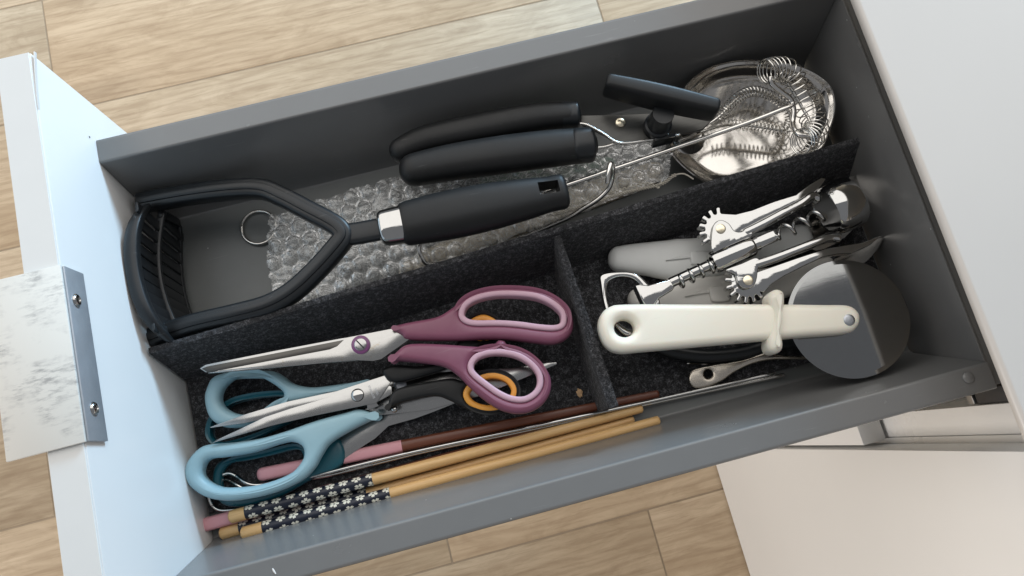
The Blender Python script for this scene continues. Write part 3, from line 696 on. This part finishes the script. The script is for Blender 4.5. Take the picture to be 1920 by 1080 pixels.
for a, b, z0, z1, fr, lab in (((494, 889), (1230, 739), -0.0600, -0.0612, 0.345, 'dark red wooden chopstick with pink end under the blue scissors'),
                              ((388, 983), (1150, 772), -0.0602, -0.0622, 0.300, 'pink ended chopstick half hidden under the blossom print ones')):
    A, B = P(a[0], a[1], z0), P(b[0], b[1], z1)
    o = thing('chopstick', lab, 'chopstick', (A+B)/2-V((0, 0, 0.004)), 'pink ended chopsticks')
    m = A.lerp(B, fr); stick(o, A, m, 0.0039, 0.0035, M['pink'], 'lacquered_end', square=True)
    stick(o, m, B, 0.0034, 0.0023, M['darkwood'], 'shaft', square=True)
for pts, lab in ((R3((260, 720), (240, 660), (262, 590), (300, 530), (345, 500), (390, 492), (440, 515), (500, 558), (570, 577), (690, 566), (960, 520))+[(760, 851), (1000, 800), (1230, 750), (1454, 700)], 'thin bright steel skewer beside the dark red chopstick'),
                 (R3((440, 752), (330, 760), (270, 730), (250, 660), (290, 575), (330, 540), (385, 543), (440, 575), (500, 602), (600, 600), (760, 560))+[(620, 890), (800, 846), (1010, 803), (1240, 752), (1470, 703)], 'thin dull steel skewer nearer the near wall')):
    o = thing('skewer', lab, 'skewer', P(1000, 800, -0.064), 'steel skewers')
    zz_ = -0.0560 if 'bright' in lab else -0.0600
    w = cr([P(p[0], p[1], zz_ if i > 6 else zz_-0.002+0.0005*math.sin(i)) for i, p in enumerate(pts)], False, 8)
    n_ = len(w); k = int(n_*0.42)
    tube('looped_end', w[:k+1], 0.00105, M['wire'], o, 8); tube('rod', w[k:], 0.00115, M['chrome'] if 'bright' in lab else M['wire'], o, 8)

# ------------------------------------------------------------------ crumb
bm = bmesh.new(); bmesh.ops.create_icosphere(bm, subdivisions=3, radius=1)
cc = P(1087, 737, -0.0628)
for v in bm.verts:
    k = 1+0.45*noise.noise(v.co*2.1)+0.2*noise.noise(v.co*5); v.co = V((v.co.x*0.0016*k, v.co.y*0.0024*k, v.co.z*0.0009*k))+cc
tag(bmobj('crumb', bm, M['crumb']), 'tiny beige crumb on the black felt by the cross divider', 'crumb')

# ------------------------------------------------------------------ grey handled knives, small steel handle, black tool
def knife(label, axis, hw_, hh_, boss, groove, z, mat, blade, zbl):
    o = thing('paring_knife', label, 'knife', P(1350, 500, -0.0635), 'grey handled knives')
    ax = cr([P(u, v, z-0.007) for u, v in axis], False, 8); n_ = len(ax)
    wl = [hw_[min(len(hw_)-1, int(i/(n_-1)*(len(hw_)-1)))]*(1-(i/(n_-1)*(len(hw_)-1)) % 1)+hw_[min(len(hw_)-1, int(i/(n_-1)*(len(hw_)-1))+1)]*((i/(n_-1)*(len(hw_)-1)) % 1) for i in range(n_)]
    h = sweep('handle', ax, wl, [0.0072]*n_, mat, o, 28, 2.7, 0.98, capn=7)
    plate('boss', [boss], z+0.0022, 0.005, 0.0012, mat, h, True, 3)
    plate('raised_rib', [groove], z+0.0014, 0.003, 0.0006, mat, h, False)
    plate('blade', [blade], zbl, 0.0012, 0.0003, M['darksteel'], o, True, 4)
knife('smooth grey plastic handled knife under the corkscrew, nearer the long felt wall',
      [(1162, 486), (1210, 486), (1270, 488), (1340, 482), (1420, 468), (1500, 446)], [0.0078, 0.0100, 0.0130, 0.0125, 0.0100, 0.0080], 0,
      R4((1003, 380), (1060, 360), (1180, 365), (1200, 430), (1170, 485), (1030, 492), (1010, 460)), R4((765, 455), (900, 412), (1000, 402), (1005, 430)), -0.0475, M['greyplastic'],
      [(1505, 425), (1560, 360), (1600, 330), (1625, 345), (1600, 430), (1530, 470)], -0.054)
knife('warm grey plastic handled knife under the corkscrew and pizza cutter',
      [(1198, 562), (1250, 560), (1310, 556), (1380, 548), (1460, 530), (1545, 505)], [0.0070, 0.0095, 0.0120, 0.0120, 0.0100, 0.0080], 0,
      R4((1180, 720), (1250, 695), (1380, 700), (1390, 790), (1370, 845), (1220, 850), (1195, 790)), R4((950, 805), (1080, 750), (1180, 735), (1190, 765)), -0.0490, M['warmgreyplastic'],
      [(1560, 490), (1600, 470), (1648, 446), (1655, 452), (1625, 490), (1570, 520)], -0.050)
o = thing('steel_utensil', 'worn steel utensil handle with round hanging hole below the pizza cutter', 'utensil', P(1400, 690, -0.0635))
plate('handle', [RK((575, 300), (592, 245), (650, 217), (780, 190), (1000, 152), (1150, 105), (1240, 72), (1290, 100), (1400, 118), (1700, 120), (1700, 145), (1400, 146), (1250, 150), (1100, 182), (950, 252), (850, 322), (740, 367), (640, 382), (592, 352)), [RK(*[p])[0] for p in ell(735, 265, 36, 38, 20)]],
      -0.0545, 0.0030, 0.0012, M['warmsteel'], o, [True, False], 5)
o = thing('peeler', 'black plastic curved tool handle on felt beneath the cream pizza cutter', 'tool', P(1340, 665, -0.0635))
sweep('handle', cr(Q([(1215, 640), (1255, 658), (1320, 668), (1390, 662), (1440, 648), (1500, 640)], -0.057), False, 6), 0.0042, 0.004, M['nylon'], o, 16)
tube('edge', cr(Q([(1288, 681), (1330, 682), (1380, 678), (1430, 668)], -0.060), False, 6), 0.0006, M['darksteel'], o, 6)

# ------------------------------------------------------------------ corkscrew
ck = thing('corkscrew', 'shiny chrome winged corkscrew with geared levers lying on grey knives', 'corkscrew', P(1400, 480, -0.045))
ZK = -0.030
A0, A1 = P(1250, 533, ZK), P(1549, 399, ZK); AX = (A1-A0).normalized()
plate('bottle_opener', [cr([(1126, 535), (1127, 514), (1158, 508), (1192, 511), (1216, 532), (1236, 556), (1238, 590), (1215, 622), (1180, 634), (1152, 612), (1134, 578)], True, 4), cr([(1137, 545), (1142, 528), (1163, 519), (1189, 524), (1207, 546), (1216, 572), (1210, 600), (1192, 617), (1170, 612), (1150, 590), (1140, 566)], True, 4)], ZK+0.0022, 0.0045, 0.0018, M['chrome'], ck, False)
plate('cap_block', [R4((468, 700), (520, 680), (590, 692), (800, 633), (852, 705), (830, 740), (700, 818), (650, 900), (560, 900))], ZK+0.0045, 0.009, 0.0012, M['chrome'], ck, False)
lathe('toothed_shaft', P(1255, 531, ZK), AX, [(0, 0.0001), (0, 0.0031), (0.030, 0.0031), (0.030, 0.0001)], M['chrome'], ck, 20, False)
for p in R4((903, 652), (1000, 603), (1095, 556), (1190, 517)):
    torus('rack_ring', P(p[0], p[1], ZK), AX, 0.0036, 0.0011, M['chrome'], ck)
# barrel
c0 = P(1336, 494, ZK)
lathe('barrel', c0, AX, [(0, 0.0040), (-0.0003, 0.0060), (0.001, 0.0066), (0.024, 0.0066), (0.0255, 0.0060), (0.026, 0.0040)], M['chrome'], ck, 28, True)
lathe('barrel_collar', c0+AX*0.0255, AX, [(0, 0.001), (0, 0.0044), (0.0034, 0.0044), (0.0036, 0.001)], M['chrome'], ck, 20, False)
# geared levers
def gear_lever(cpx, cpy, rb, rt, a0, a1, nt, arm, z, th_):
    pts = []
    for k in range(nt):
        for f, r in ((-0.40, rb), (-0.27, rb*1.06), (-0.24, rt*0.95), (-0.12, rt), (0.12, rt), (0.24, rt*0.95), (0.27, rb*1.06), (0.40, rb)):
            a = math.radians(a0+(a1-a0)*(k+0.5+f)/nt); pts.append((cpx+r*math.cos(a), cpy+r*math.sin(a)))
    lv = plate('lever', [pts+arm], z, th_, 0.0005, M['chrome'], ck, False, res=2)
    return lv
pu = R6((698, 332))[0]; pl = R6((830, 580))[0]
armu = R6((770, 262), (850, 242), (960, 198), (1060, 168), (1125, 118), (1180, 84), (1205, 92), (1180, 130), (1140, 168), (1080, 200), (900, 285), (820, 330), (760, 372), (720, 420), (690, 425))
arml = R6((905, 640), (940, 600), (1000, 560), (1100, 510), (1190, 468), (1260, 452), (1330, 448), (1420, 410), (1474, 362), (1380, 398), (1290, 412), (1200, 428), (1050, 478), (900, 530), (860, 545), (790, 520), (760, 535))
gear_lever(pu[0], pu[1], 29, 41, 130, 275, 6, [q for q in armu], ZK+0.0012, 0.0066)
gear_lever(pl[0], pl[1], 31, 43, 215, 40, 8, [q for q in arml], ZK+0.0012, 0.0066)
# frame: two ears and the arms down to the bell
plate('frame_ear', [R6((655, 430), (655, 350), (668, 305), (700, 288), (738, 305), (765, 340), (800, 345), (825, 325), (850, 345), (838, 372), (700, 438))], ZK+0.0042, 0.0024, 0.0007, M['chrome'], ck, True, 4, res=2)
plate('frame_ear', [R6((720, 530), (800, 498), (868, 470), (890, 492), (880, 520), (872, 575), (858, 605), (828, 620), (798, 612), (780, 585), (768, 550))], ZK+0.0042, 0.0024, 0.0007, M['chrome'], ck, True, 4, res=2)
for p in (pu, pl): disc('pivot_pin', P(p[0], p[1], ZK+0.0043), (0, 0, 1), 0.0028, 0.0006, M['brass'], ck, 0.0003)
n0 = V((0, 0, 1))
sweep('frame_arm', cr(Q(R6((815, 352), (900, 310), (1000, 256), (1080, 214), (1135, 180), (1165, 190)), ZK+0.001), False, 6), 0.0026, 0.0036, M['chrome'], ck, 16, 3)
sweep('frame_arm', cr(Q(R6((868, 505), (950, 478), (1050, 440), (1150, 400), (1215, 375), (1262, 378)), ZK+0.001), False, 6), 0.0026, 0.0036, M['chrome'], ck, 16, 3)
# bell ring that sits on the bottle
bc = P(1551, 398, ZK)
lathe('bell', bc, AX, [(0, 0.0122), (-0.0006, 0.0130), (0.0004, 0.0140), (0.004, 0.0150), (0.010, 0.0154), (0.0155, 0.0153), (0.0168, 0.0147), (0.0170, 0.0138), (0.015, 0.0134), (0.004, 0.0128)], M['chrome'], ck, 48, True)
# worm
sh = [P(1414, 462, ZK+0.002), P(1450, 448, ZK+0.001)]
sweep('worm_shank', [c0+AX*0.027, c0+AX*0.040], 0.0036, 0.0022, M['chrome'], ck, 12, 4, 0.2)
w0 = c0+AX*0.0385
path = [w0+AX*(0.0325*i/40) for i in range(41)]
tube('worm', helix(path, 3.4, lambda s: 0.0004+0.0034*min(1, s*6), 18), 0.00115, M['chrome'], ck, 10)

# ------------------------------------------------------------------ pizza cutter
pz = thing('pizza_cutter', 'cream plastic pizza cutter with round steel wheel lying over the corkscrew', 'pizza cutter', P(1420, 610, -0.04))
ZC = -0.0145
c = P(1591, 597, ZC-0.009); rw = (P(1703, 597, c.z)-c).length
nrm = V((-0.05, 0.018, 1)).normalized()
wh = lathe('wheel', c, nrm, [(-0.0002, 0.0001), (-0.0004, rw*0.5), (-0.0004, rw*0.93), (0, rw), (0.0004, rw*0.93), (0.0004, rw*0.5), (0.0002, 0.0001)], M['wheel'], pz, 96, False, 3)
plate('handle', [cr(R6((113, 810), (122, 745), (165, 703), (250, 690), (600, 690), (950, 690), (1200, 693), (1320, 696), (1368, 725), (1380, 765), (1362, 808), (1310, 832), (1100, 848), (900, 866), (600, 893), (330, 918), (210, 925), (145, 888)), True, 5), [R6(p)[0] for p in ell(238, 806, 50, 44, 26)]],
      ZC, 0.0135, 0.0042, M['cream'], pz, False, res=5)
plate('finger_guard', [R6((940, 655), (962, 622), (990, 616), (1016, 635), (1018, 690), (1004, 760), (1002, 820), (1012, 880), (1004, 915), (975, 928), (945, 912), (938, 870), (952, 800), (962, 740), (952, 700))], ZC+0.0035, 0.0200, 0.0062, M['cream'], pz, True, 5, res=5)
disc('axle_rivet', P(1592, 600, ZC-0.0002), (0, 0, 1), 0.0031, 0.0006, M['zinc'], pz, 0.0002)

# ------------------------------------------------------------------ potato masher
pm = thing('potato_masher', 'black potato masher with slotted head against the drawer front and soft grip handle', 'masher', P(640, 430, -0.05))
ZM = -0.012
RM = lambda *p: zz(210, 320, 3.0, p)
# head: slotted plate bowed towards the drawer front
yc, yh = 0.1615, 0.0400
def bow(y, z, dx=0.0): return V((0.0042+dx+5.2*(y-yc)**2+0.10*max(0, -0.012-z)*1.2, y, z))
def strip(name, pts, rw_, rh_, up=V((1, 0, 0))): return sweep(name, pts, rw_, rh_, M['nylon'], pm, 10, 4, 0.3, up, 2)
ys = [yc-yh+2*yh*i/24 for i in range(25)]
strip('head_rim', [bow(y, -0.0110-0.010*((y-yc)/yh)**4) for y in ys], [0.0034*(1-0.62*abs((y-yc)/yh)**4) for y in ys], [0.0040*(1-0.62*abs((y-yc)/yh)**4) for y in ys])
strip('head_rim', [bow(y, -0.0600+0.008*((y-yc)/yh)**4) for y in ys[1:-1]], 0.0016, 0.0014)
strip('head_rib', [bow(y, -0.0345, 0.0004) for y in ys], 0.0014, 0.0022)
for row, (za, zb_) in enumerate(((-0.0115, -0.0345), (-0.0345, -0.0595))):
    for k in range(11):
        y = yc-yh+0.004+(2*yh-0.012)*k/10
        pa, pb = bow(y+0.0045, za, 0), bow(y-0.0005, zb_, 0)
        strip('head_bar', [pa.lerp(pb, t/4) for t in range(5)], 0.0033, 0.0009)
for s in (-1, 1): strip('head_end', [bow(yc+s*yh*0.97, -0.033, 0), bow(yc+s*yh*0.97, -0.042, 0), bow(yc+s*yh*0.96, -0.053, 0)], 0.0028, 0.0012)
# loop frame: channel section bar
zf = lambda u: -0.030+0.012*max(0.0, min(1, (u-300)/340))
fpts = [(266, 381), (350, 366), (430, 356), (490, 355), (530, 370), (580, 396), (622, 418), (640, 432), (644, 446), (630, 466), (595, 505), (552, 545), (505, 572), (440, 590), (360, 609), (278, 637)]
fr_ = cr([P(u, v, zf(u)) for u, v in fpts], False, 6)
lf = sweep('loop_frame', fr_, 0.0056, 0.0056, M['nylon'], pm, 16, 4, 0.4)
sweep('frame_flange', [p+V((0, 0, 0.0052)) for p in fr_], 0.0024, 0.0016, M['nylon'], lf, 10, 3, 0.4)
sweep('neck', cr(Q([(648, 441, -0.018), (680, 436, -0.016), (722, 428, -0.013)], 0), False, 6), 0.0062, 0.0034, M['nylon'], pm, 16, 3.5, 0.4)
ha, hb = P(722, 428, ZM), P(1052, 360, ZM)
hp = [ha.lerp(hb, i/40) for i in range(41)]
def hw(s): return 0.0098+0.0036*math.sin(math.pi*min(1, 0.08+s*1.0))**0.9
hl = sweep('grip', [hp[i] for i in range(5, 41)], [hw(i/40) for i in range(5, 41)], [hw(i/40)*0.80 for i in range(5, 41)], M['black'], pm, 32, 2.6, 0.45)
hc = [P(u, v, ZM+0.009) for u, v in ((1008, 340), (1046, 335), (1051, 357), (1013, 364))]
bm = bmesh.new(); lo_ = [bm.verts.new(p-V((0, 0, 0.04))) for p in hc]; hi_ = [bm.verts.new(p+V((0, 0, 0.02))) for p in hc]
bm.faces.new(lo_); bm.faces.new(hi_)
for k in range(4): bm.faces.new((lo_[k], lo_[(k+1) % 4], hi_[(k+1) % 4], hi_[k]))
cut = bmobj('tmp_cut', bm, M['nylon'])
md = hl.modifiers.new('b', 'BOOLEAN'); md.object = cut; md.operation = 'DIFFERENCE'; md.solver = 'EXACT'
bpy.context.view_layer.update(); dg = bpy.context.evaluated_depsgraph_get(); dg.update()
nm = bpy.data.meshes.new_from_object(hl.evaluated_get(dg)); hl.modifiers.clear(); hl.data = nm; nm.set_sharp_from_angle(angle=math.radians(40)); nm.name = 'grip'
bpy.data.objects.remove(cut)
sweep('chrome_ferrule', [hp[i] for i in range(-0, 8)], [0.0098+0.0010*i/8 for i in range(8)], [0.0090]*8, M['chrome'], pm, 28, 2.8, 0.35)

# ------------------------------------------------------------------ can opener
co = thing('can_opener', 'can opener with two rounded black handles and black butterfly knob', 'can opener', P(1050, 260, -0.04))
h1 = cr(Q([(752, 283, -0.022), (800, 262, -0.021), (900, 240, -0.020), (1000, 222, -0.019), (1068, 217, -0.018)], 0), False, 8); n1 = len(h1)
sweep('handle', h1, [0.0070+0.0016*math.sin(math.pi*i/n1) for i in range(n1)], [0.0078]*n1, M['black'], co, 24, 2.4, 0.95)
h2 = cr(Q([(776, 319, -0.018), (850, 304, -0.017), (950, 289, -0.015), (1040, 278, -0.014), (1094, 273, -0.014)], 0), False, 8); n2 = len(h2)
sweep('handle', h2, [0.0078+0.0030*math.sin(math.pi*(0.15+0.7*i/n2)) for i in range(n2)], [0.0088]*n2, M['black'], co, 24, 2.4, 0.95)
for hh, w_ in ((h1, 0.0072), (h2, 0.0093)):
    d_ = (hh[-1]-hh[-3]).normalized(); sweep('end_cap', [hh[-1]-d_*0.004, hh[-1]+d_*0.0035], w_+0.0003, w_+0.0004, M['nylon'], co, 24, 2.6, 0.3)
bp = plate('body_plate', [[(1080, 216), (1170, 214), (1300, 208), (1345, 215), (1318, 243), (1272, 254), (1165, 270), (1150, 262), (1092, 234)]], -0.0185, 0.0022, 0.0006, M['plate'], co, False)
tube('frame_wire', cr(Q([(1082, 232), (1100, 234), (1130, 250), (1162, 268), (1215, 263), (1275, 253)], -0.018), False, 6), 0.0009, M['wire'], co, 8)
tube('frame_wire', cr(Q([(1100, 278), (1130, 276), (1150, 270), (1160, 263), (1110, 243)], -0.020), False, 6), 0.0010, M['wire'], co, 8)
disc('rivet', P(1163, 230, -0.0185), (0, 0, 1), 0.0029, 0.0012, M['brass'], co, 0.0006)
box('stop_block', P(1221, 276, -0.026), P(1268, 252, -0.0150), M['nylon'], co, 0.0008)
kb, kt = P(1232, 238, -0.0175), P(1240, 196, 0.004)
lathe('knob_stem', kb, V((0, 0, 1)), [(0, 0.0001), (0, 0.0080), (0.004, 0.0078), (0.0045, 0.0066), (0.018, 0.0060), (0.018, 0.0001)], M['nylon'], co, 28, False)
k0, k1 = P(1141, 161, 0.002), P(1337, 206, 0.002)
kp = [k0.lerp(k1, i/30) for i in range(31)]
sweep('butterfly_knob', kp, [0.0044+0.0008*math.sin(math.pi*i/30) for i in range(31)], [0.0082+0.0008*math.sin(math.pi*i/30) for i in range(31)], M['black'], co, 32, 4.2, 0.5)
# cutting wheels under the plate
lathe('cutting_wheel', P(1290, 262, -0.034), V((0, 0, 1)), [(0, 0.0001), (0, 0.0085), (0.0012, 0.0098), (0.0024, 0.0085), (0.008, 0.006), (0.008, 0.0001)], M['darksteel'], co, 32, False)

# ------------------------------------------------------------------ polished dish and coil whisks
ds = None
ol = cr(RC((20, 310), (120, 212), (250, 143), (420, 103), (600, 95), (790, 108), (950, 148), (1100, 220), (1200, 310), (1237, 430), (1228, 560), (1185, 690), (1120, 830), (960, 940), (760, 1030), (500, 1100), (250, 1110), (60, 1010), (-90, 850), (-110, 640), (-60, 450)), True, 5)
zdish = lambda u, v: -0.034-0.013*max(0, min(1, (v-112)/230))+0.006*(u-1430)/150
rim = [P(p.x, p.y, zdish(p.x, p.y)) for p in ol]
cen = V((0, 0, 0))
for p in rim: cen += p
cen /= len(rim); nR = len(rim)
prof = [(1.0, 0.0), (0.99, 0.0003), (0.975, -0.0002), (0.94, -0.0034), (0.90, -0.0066), (0.86, -0.0090), (0.81, -0.0104), (0.76, -0.0100), (0.5, -0.0104), (0.25, -0.0108), (0.02, -0.0110)]
def dz(p, k, h):
    f = max(0.0, min(1.0, (k-0.80)/0.20)); zb_ = -0.0515+(0.09*(p.y-cen.y)+0.14*(p.x-cen.x))*k+0.004*(k/0.8)**2
    return zb_+(p.z-zb_)*(f*f*(3-2*f)*0.4+f*0.6)+(0.0004 if 0.985 < k < 0.995 else 0)
prof = [(1.0, 0), (0.99, 0), (0.975, 0), (0.95, 0), (0.92, 0), (0.89, 0), (0.86, 0), (0.83, 0), (0.81, 0), (0.79, 0), (0.70, 0), (0.5, 0), (0.25, 0), (0.02, 0)]
rings = [[V((cen.x+(p.x-cen.x)*k, cen.y+(p.y-cen.y)*k, dz(p, k, h))) for p in rim] for k, h in prof]
und = [[V((p.x, p.y, p.z-0.0008)) for p in r] for r in rings[::-1]]
def liftup(p):
    dz = max(0, -0.0652-p.z); return V((p.x, p.y, p.z+dz))
o = rings_mesh('dish', [[liftup(p) for p in r] for r in rings+und], M['dish'], None, True, None, 45)
tag(o, 'polished steel shallow dish tilted in the far corner behind the whisks', 'dish')

w1 = thing('coil_whisk', 'coil whisk with straight steel rod and large loose springs over the dish', 'whisk', P(1400, 230, -0.03), 'coil whisks')
tube('rod', cr(Q([(1020, 361, -0.022), (1066, 346, -0.022), (1250, 283, -0.016), (1400, 231, -0.010), (1462, 207, -0.007), (1486, 198, -0.007)], 0), False, 6), 0.00135, M['wire'], w1, 10)
bar = cr([P(p[0], p[1], z) for p, z in zip(RC((712, 235), (722, 290), (790, 350), (860, 400), (885, 440)), (-0.001, -0.002, -0.004, -0.006, -0.007))], False, 6)
tube('arm', bar, 0.0016, M['darksteel'], w1, 10)
tube('arm', cr([P(p[0], p[1], z) for p, z in zip(RC((885, 440), (900, 520), (890, 600), (905, 660), (950, 705), (1035, 712)), (-0.007, -0.008, -0.009, -0.006, -0.004, -0.004))], False, 6), 0.0016, M['darksteel'], w1, 10)
tube('core_wire', cr([P(p[0], p[1], z) for p, z in zip(RC((800, 220), (880, 330), (960, 470), (1030, 590), (1050, 680)), (-0.006, -0.010, -0.012, -0.012, -0.010))], False, 6), 0.0009, M['wire'], w1, 8)
cp = cr([P(p[0], p[1], z) for p, z in zip(RC((670, 195), (740, 175), (830, 180), (890, 240), (950, 360), (1005, 480), (1060, 590), (1075, 670), (1020, 740), (950, 760)), (-0.002, -0.004, -0.007, -0.010, -0.013, -0.014, -0.013, -0.010, -0.006, -0.003))], False, 10)
# tight turns at both ends, stretched in the middle
rp = resample(cp, 400)
def warp(s): return s-0.20*math.sin(2*math.pi*s)/(2*math.pi)*-3.2
wp = []
for i in range(420):
    s = i/419; q = 0.5-0.5*math.cos(math.pi*s); q = 0.35*s+0.65*(s*s*(3-2*s)); q = max(0, min(1, q)); x = q*399; k = min(398, int(x)); wp.append(rp[k].lerp(rp[k+1], x-k))
def hel2(pts, turns, rad):
    n = len(pts); T = [(pts[min(n-1, i+1)]-pts[max(0, i-1)]).normalized() for i in range(n)]; u = T[0].orthogonal().normalized(); out = []
    for i in range(n):
        u = (u-T[i]*u.dot(T[i])).normalized(); w = T[i].cross(u); a = 2*math.pi*turns*i/(n-1); out.append(pts[i]+(u*math.cos(a)+w*math.sin(a))*rad)
    return out
tube('spring', hel2(wp, 23, 0.0070), 0.00038, M['wire'], w1, 6)

w2 = thing('coil_whisk', 'small looped wire whisk wrapped in a fine tight spring', 'whisk', P(1400, 230, -0.045), 'coil whisks')
lp = cr([P(p[0], p[1], z) for p, z in zip(RC((-40, 715), (0, 690), (120, 660), (230, 602), (310, 540), (380, 465), (450, 402), (520, 362), (600, 352), (700, 382), (800, 440), (860, 520), (870, 600), (820, 668), (700, 652), (560, 632), (410, 622), (280, 640), (120, 690), (-20, 745)),
    (-0.022, -0.022, -0.021, -0.020, -0.020, -0.021, -0.022, -0.024, -0.026, -0.028, -0.030, -0.032, -0.034, -0.034, -0.034, -0.034, -0.033, -0.030, -0.027, -0.024))], False, 8)
tube('wire_loop', lp, 0.00085, M['wire'], w2, 8)
n_ = len(lp)
tube('spring', helix(lp[int(n_*0.20):int(n_*0.86)], 46, 0.0031, 12), 0.00036, M['wire'], w2, 5)

# ------------------------------------------------------------------ bent wires, key ring, bubble wrap
o = thing('bent_wire', 'bent steel wire hook leaning on the long felt wall', 'wire hook', P(1090, 390, -0.05))
tube('hook', cr(Q([(1139, 343, -0.014), (1141, 325, -0.0115), (1145, 307, -0.0115), (1149, 314, -0.014), (1148, 332, -0.020), (1142, 352, -0.025), (1122, 373, -0.029), (1092, 392, -0.033), (1058, 412, -0.036), (960, 452, -0.044), (860, 484, -0.048), (806, 496, -0.048), (790, 480, -0.046), (786, 462, -0.044), (792, 448, -0.044)], 0), False, 6), 0.00145, M['wire'], o, 8)
c = P(486, 427, -0.0648); pts = []
for i in range(58):
    a = 2*math.pi*i/28.0; pts.append(c+V((math.cos(a)*0.0107, math.sin(a)*0.0107, 0.0006*i/28)))
tag(tube('key_ring', pts, 0.0010, M['wire'], None, 8), 'thin metal split ring lying beside the bubble wrap', 'ring')

bwpoly = [P(u, v, -0.056) for u, v in ((500, 392), (520, 398), (640, 358), (745, 326), (800, 312), (900, 296), (1000, 290), (1100, 282), (1190, 268), (1246, 276), (1256, 300), (1250, 345), (1180, 372), (1070, 412), (960, 452), (860, 492), (760, 522), (660, 548), (560, 582), (540, 590), (512, 560), (502, 520), (496, 470), (502, 430))]
poly2 = [(p.x, p.y) for p in bwpoly]
e1 = (V((bwpoly[9].x, bwpoly[9].y))-V((bwpoly[0].x, bwpoly[0].y))).normalized()*1.0
org = V((min(p[0] for p in poly2)-0.004, min(p[1] for p in poly2)-0.02)); ang = math.radians(3)
ca, sa = math.cos(ang), math.sin(ang); DX = 0.00075; NX, NY = 370, 150; pitch = 0.0104
bm = bmesh.new(); grid = {}
brand = {}
def hgt(x, y):
    # the sheet swells over the parcel inside, sinks at its ends
    s = (x-0.075)/0.25
    swell = 0.010*max(0, min(1, (x-0.10)/0.10))*max(0, 1-((y-0.158)/0.038)**2)+0.004
    wr = 0.0026*noise.noise(V((x*48, y*62, 0.3)))+0.0022*abs(noise.noise(V((x*120+y*70, y*110, 1.7))))
    return swell+wr
def bub(a, b):
    row = round(b/(pitch*0.866)); best = 0
    for r in (row-1, row, row+1):
        ox = (r % 2)*0.5*pitch; k = round((a-ox)/pitch); cx_, cy_ = k*pitch+ox, r*pitch*0.866
        if (r, k) not in brand:
            rnd = random.Random(r*1009+k); brand[(r, k)] = (rnd.choice((0.3, 0.6, 0.8, 0.9, 1.0, 1.0)), rnd.uniform(-1, 1)*0.0006, rnd.uniform(-1, 1)*0.0006)
        f, jx, jy = brand[(r, k)]; d = math.hypot(a-cx_-jx, b-cy_-jy)/(pitch*0.465)
        if d < 1: best = max(best, f*0.0025*(1-d**4)**0.6*(1-0.35*max(0, noise.noise(V((a*420, b*420, f*9))))))
    return best
for i in range(NX):
    for j in range(NY):
        a, b = i*DX, j*DX; x = org.x+a*ca-b*sa; y = org.y+a*sa+b*ca
        jag = 0.0022*noise.noise(V((x*160, y*160, 4))); ylim = 0.2055
        if y > ylim or not inside(x+jag, y+jag, poly2): continue
        grid[(i, j)] = bm.verts.new((x, y, -0.0640+hgt(x, y)+bub(a, b)))
for (i, j), v in grid.items():
    q = [grid.get(k) for k in ((i, j), (i+1, j), (i+1, j+1), (i, j+1))]
    if all(q): bm.faces.new(q)
for v in [v for v in bm.verts if not v.link_faces]: bm.verts.remove(v)
o = bmobj('bubble_wrap', bm, M['bubble'], None, 180); tag(o, 'crinkled clear bubble wrap parcel under the black handles', 'bubble wrap')
o = thing('paper_bundle', 'pale paper bundle showing through the bubble wrap', 'paper', P(900, 420, -0.065))
def lump(name, poly, z0, h, mat):
    pts = [P(u, v, z0) for u, v in poly]; q = cr([(p.x, p.y, 0) for p in pts], True, 5); cx_ = sum((p for p in q), V())/len(q); rg = []
    for k, hh in ((1.0, 0), (0.97, 0.6), (0.85, 0.9), (0.6, 1.0), (0.3, 1.0), (0.02, 1.0)):
        rg.append([V((cx_.x+(p.x-cx_.x)*k, cx_.y+(p.y-cx_.y)*k, z0+h*hh*(1+0.12*noise.noise(p*60)))) for p in q])
    return rings_mesh(name, rg, mat, o)
lump('kraft_sheet', [(760, 522), (860, 486), (1000, 432), (1180, 366), (1240, 335), (1235, 305), (1180, 318), (1000, 378), (860, 440), (760, 490)], -0.0655, 0.004, M['kraft'])
lump('green_sheet', [(900, 330), (1000, 312), (1130, 296), (1150, 315), (1040, 345), (930, 365)], -0.0655, 0.006, M['green'])
o = thing('twisted_cord', 'thin twisted pale cord trailing along the bubble wrap', 'cord', P(1150, 370, -0.05))
tp = cr(Q([(1040, 402, -0.044), (1100, 385, -0.042), (1170, 362, -0.041), (1238, 346, -0.040), (1262, 330, -0.036), (1282, 326, -0.034), (1300, 336, -0.036)], 0), False, 10)
for ph in (0, 1):
    hx = helix(tp[:int(len(tp)*0.72)], 26, 0.00075, 10)
    if ph:
        hx = [2*a-b for a, b in zip(resample(tp[:int(len(tp)*0.72)], len(hx)), hx)]
    tube('strand', hx, 0.00045, M['cord'], o, 5)
tube('loose_end', tp[int(len(tp)*0.70):], 0.00045, M['cord'], o, 6)
tp2 = cr(Q([(1060, 388, -0.043), (1130, 366, -0.041), (1210, 344, -0.040), (1232, 352, -0.040), (1240, 338, -0.038)], 0), False, 10)
tube('strand', helix(tp2, 22, 0.0006, 10), 0.0004, M['cord'], o, 5)
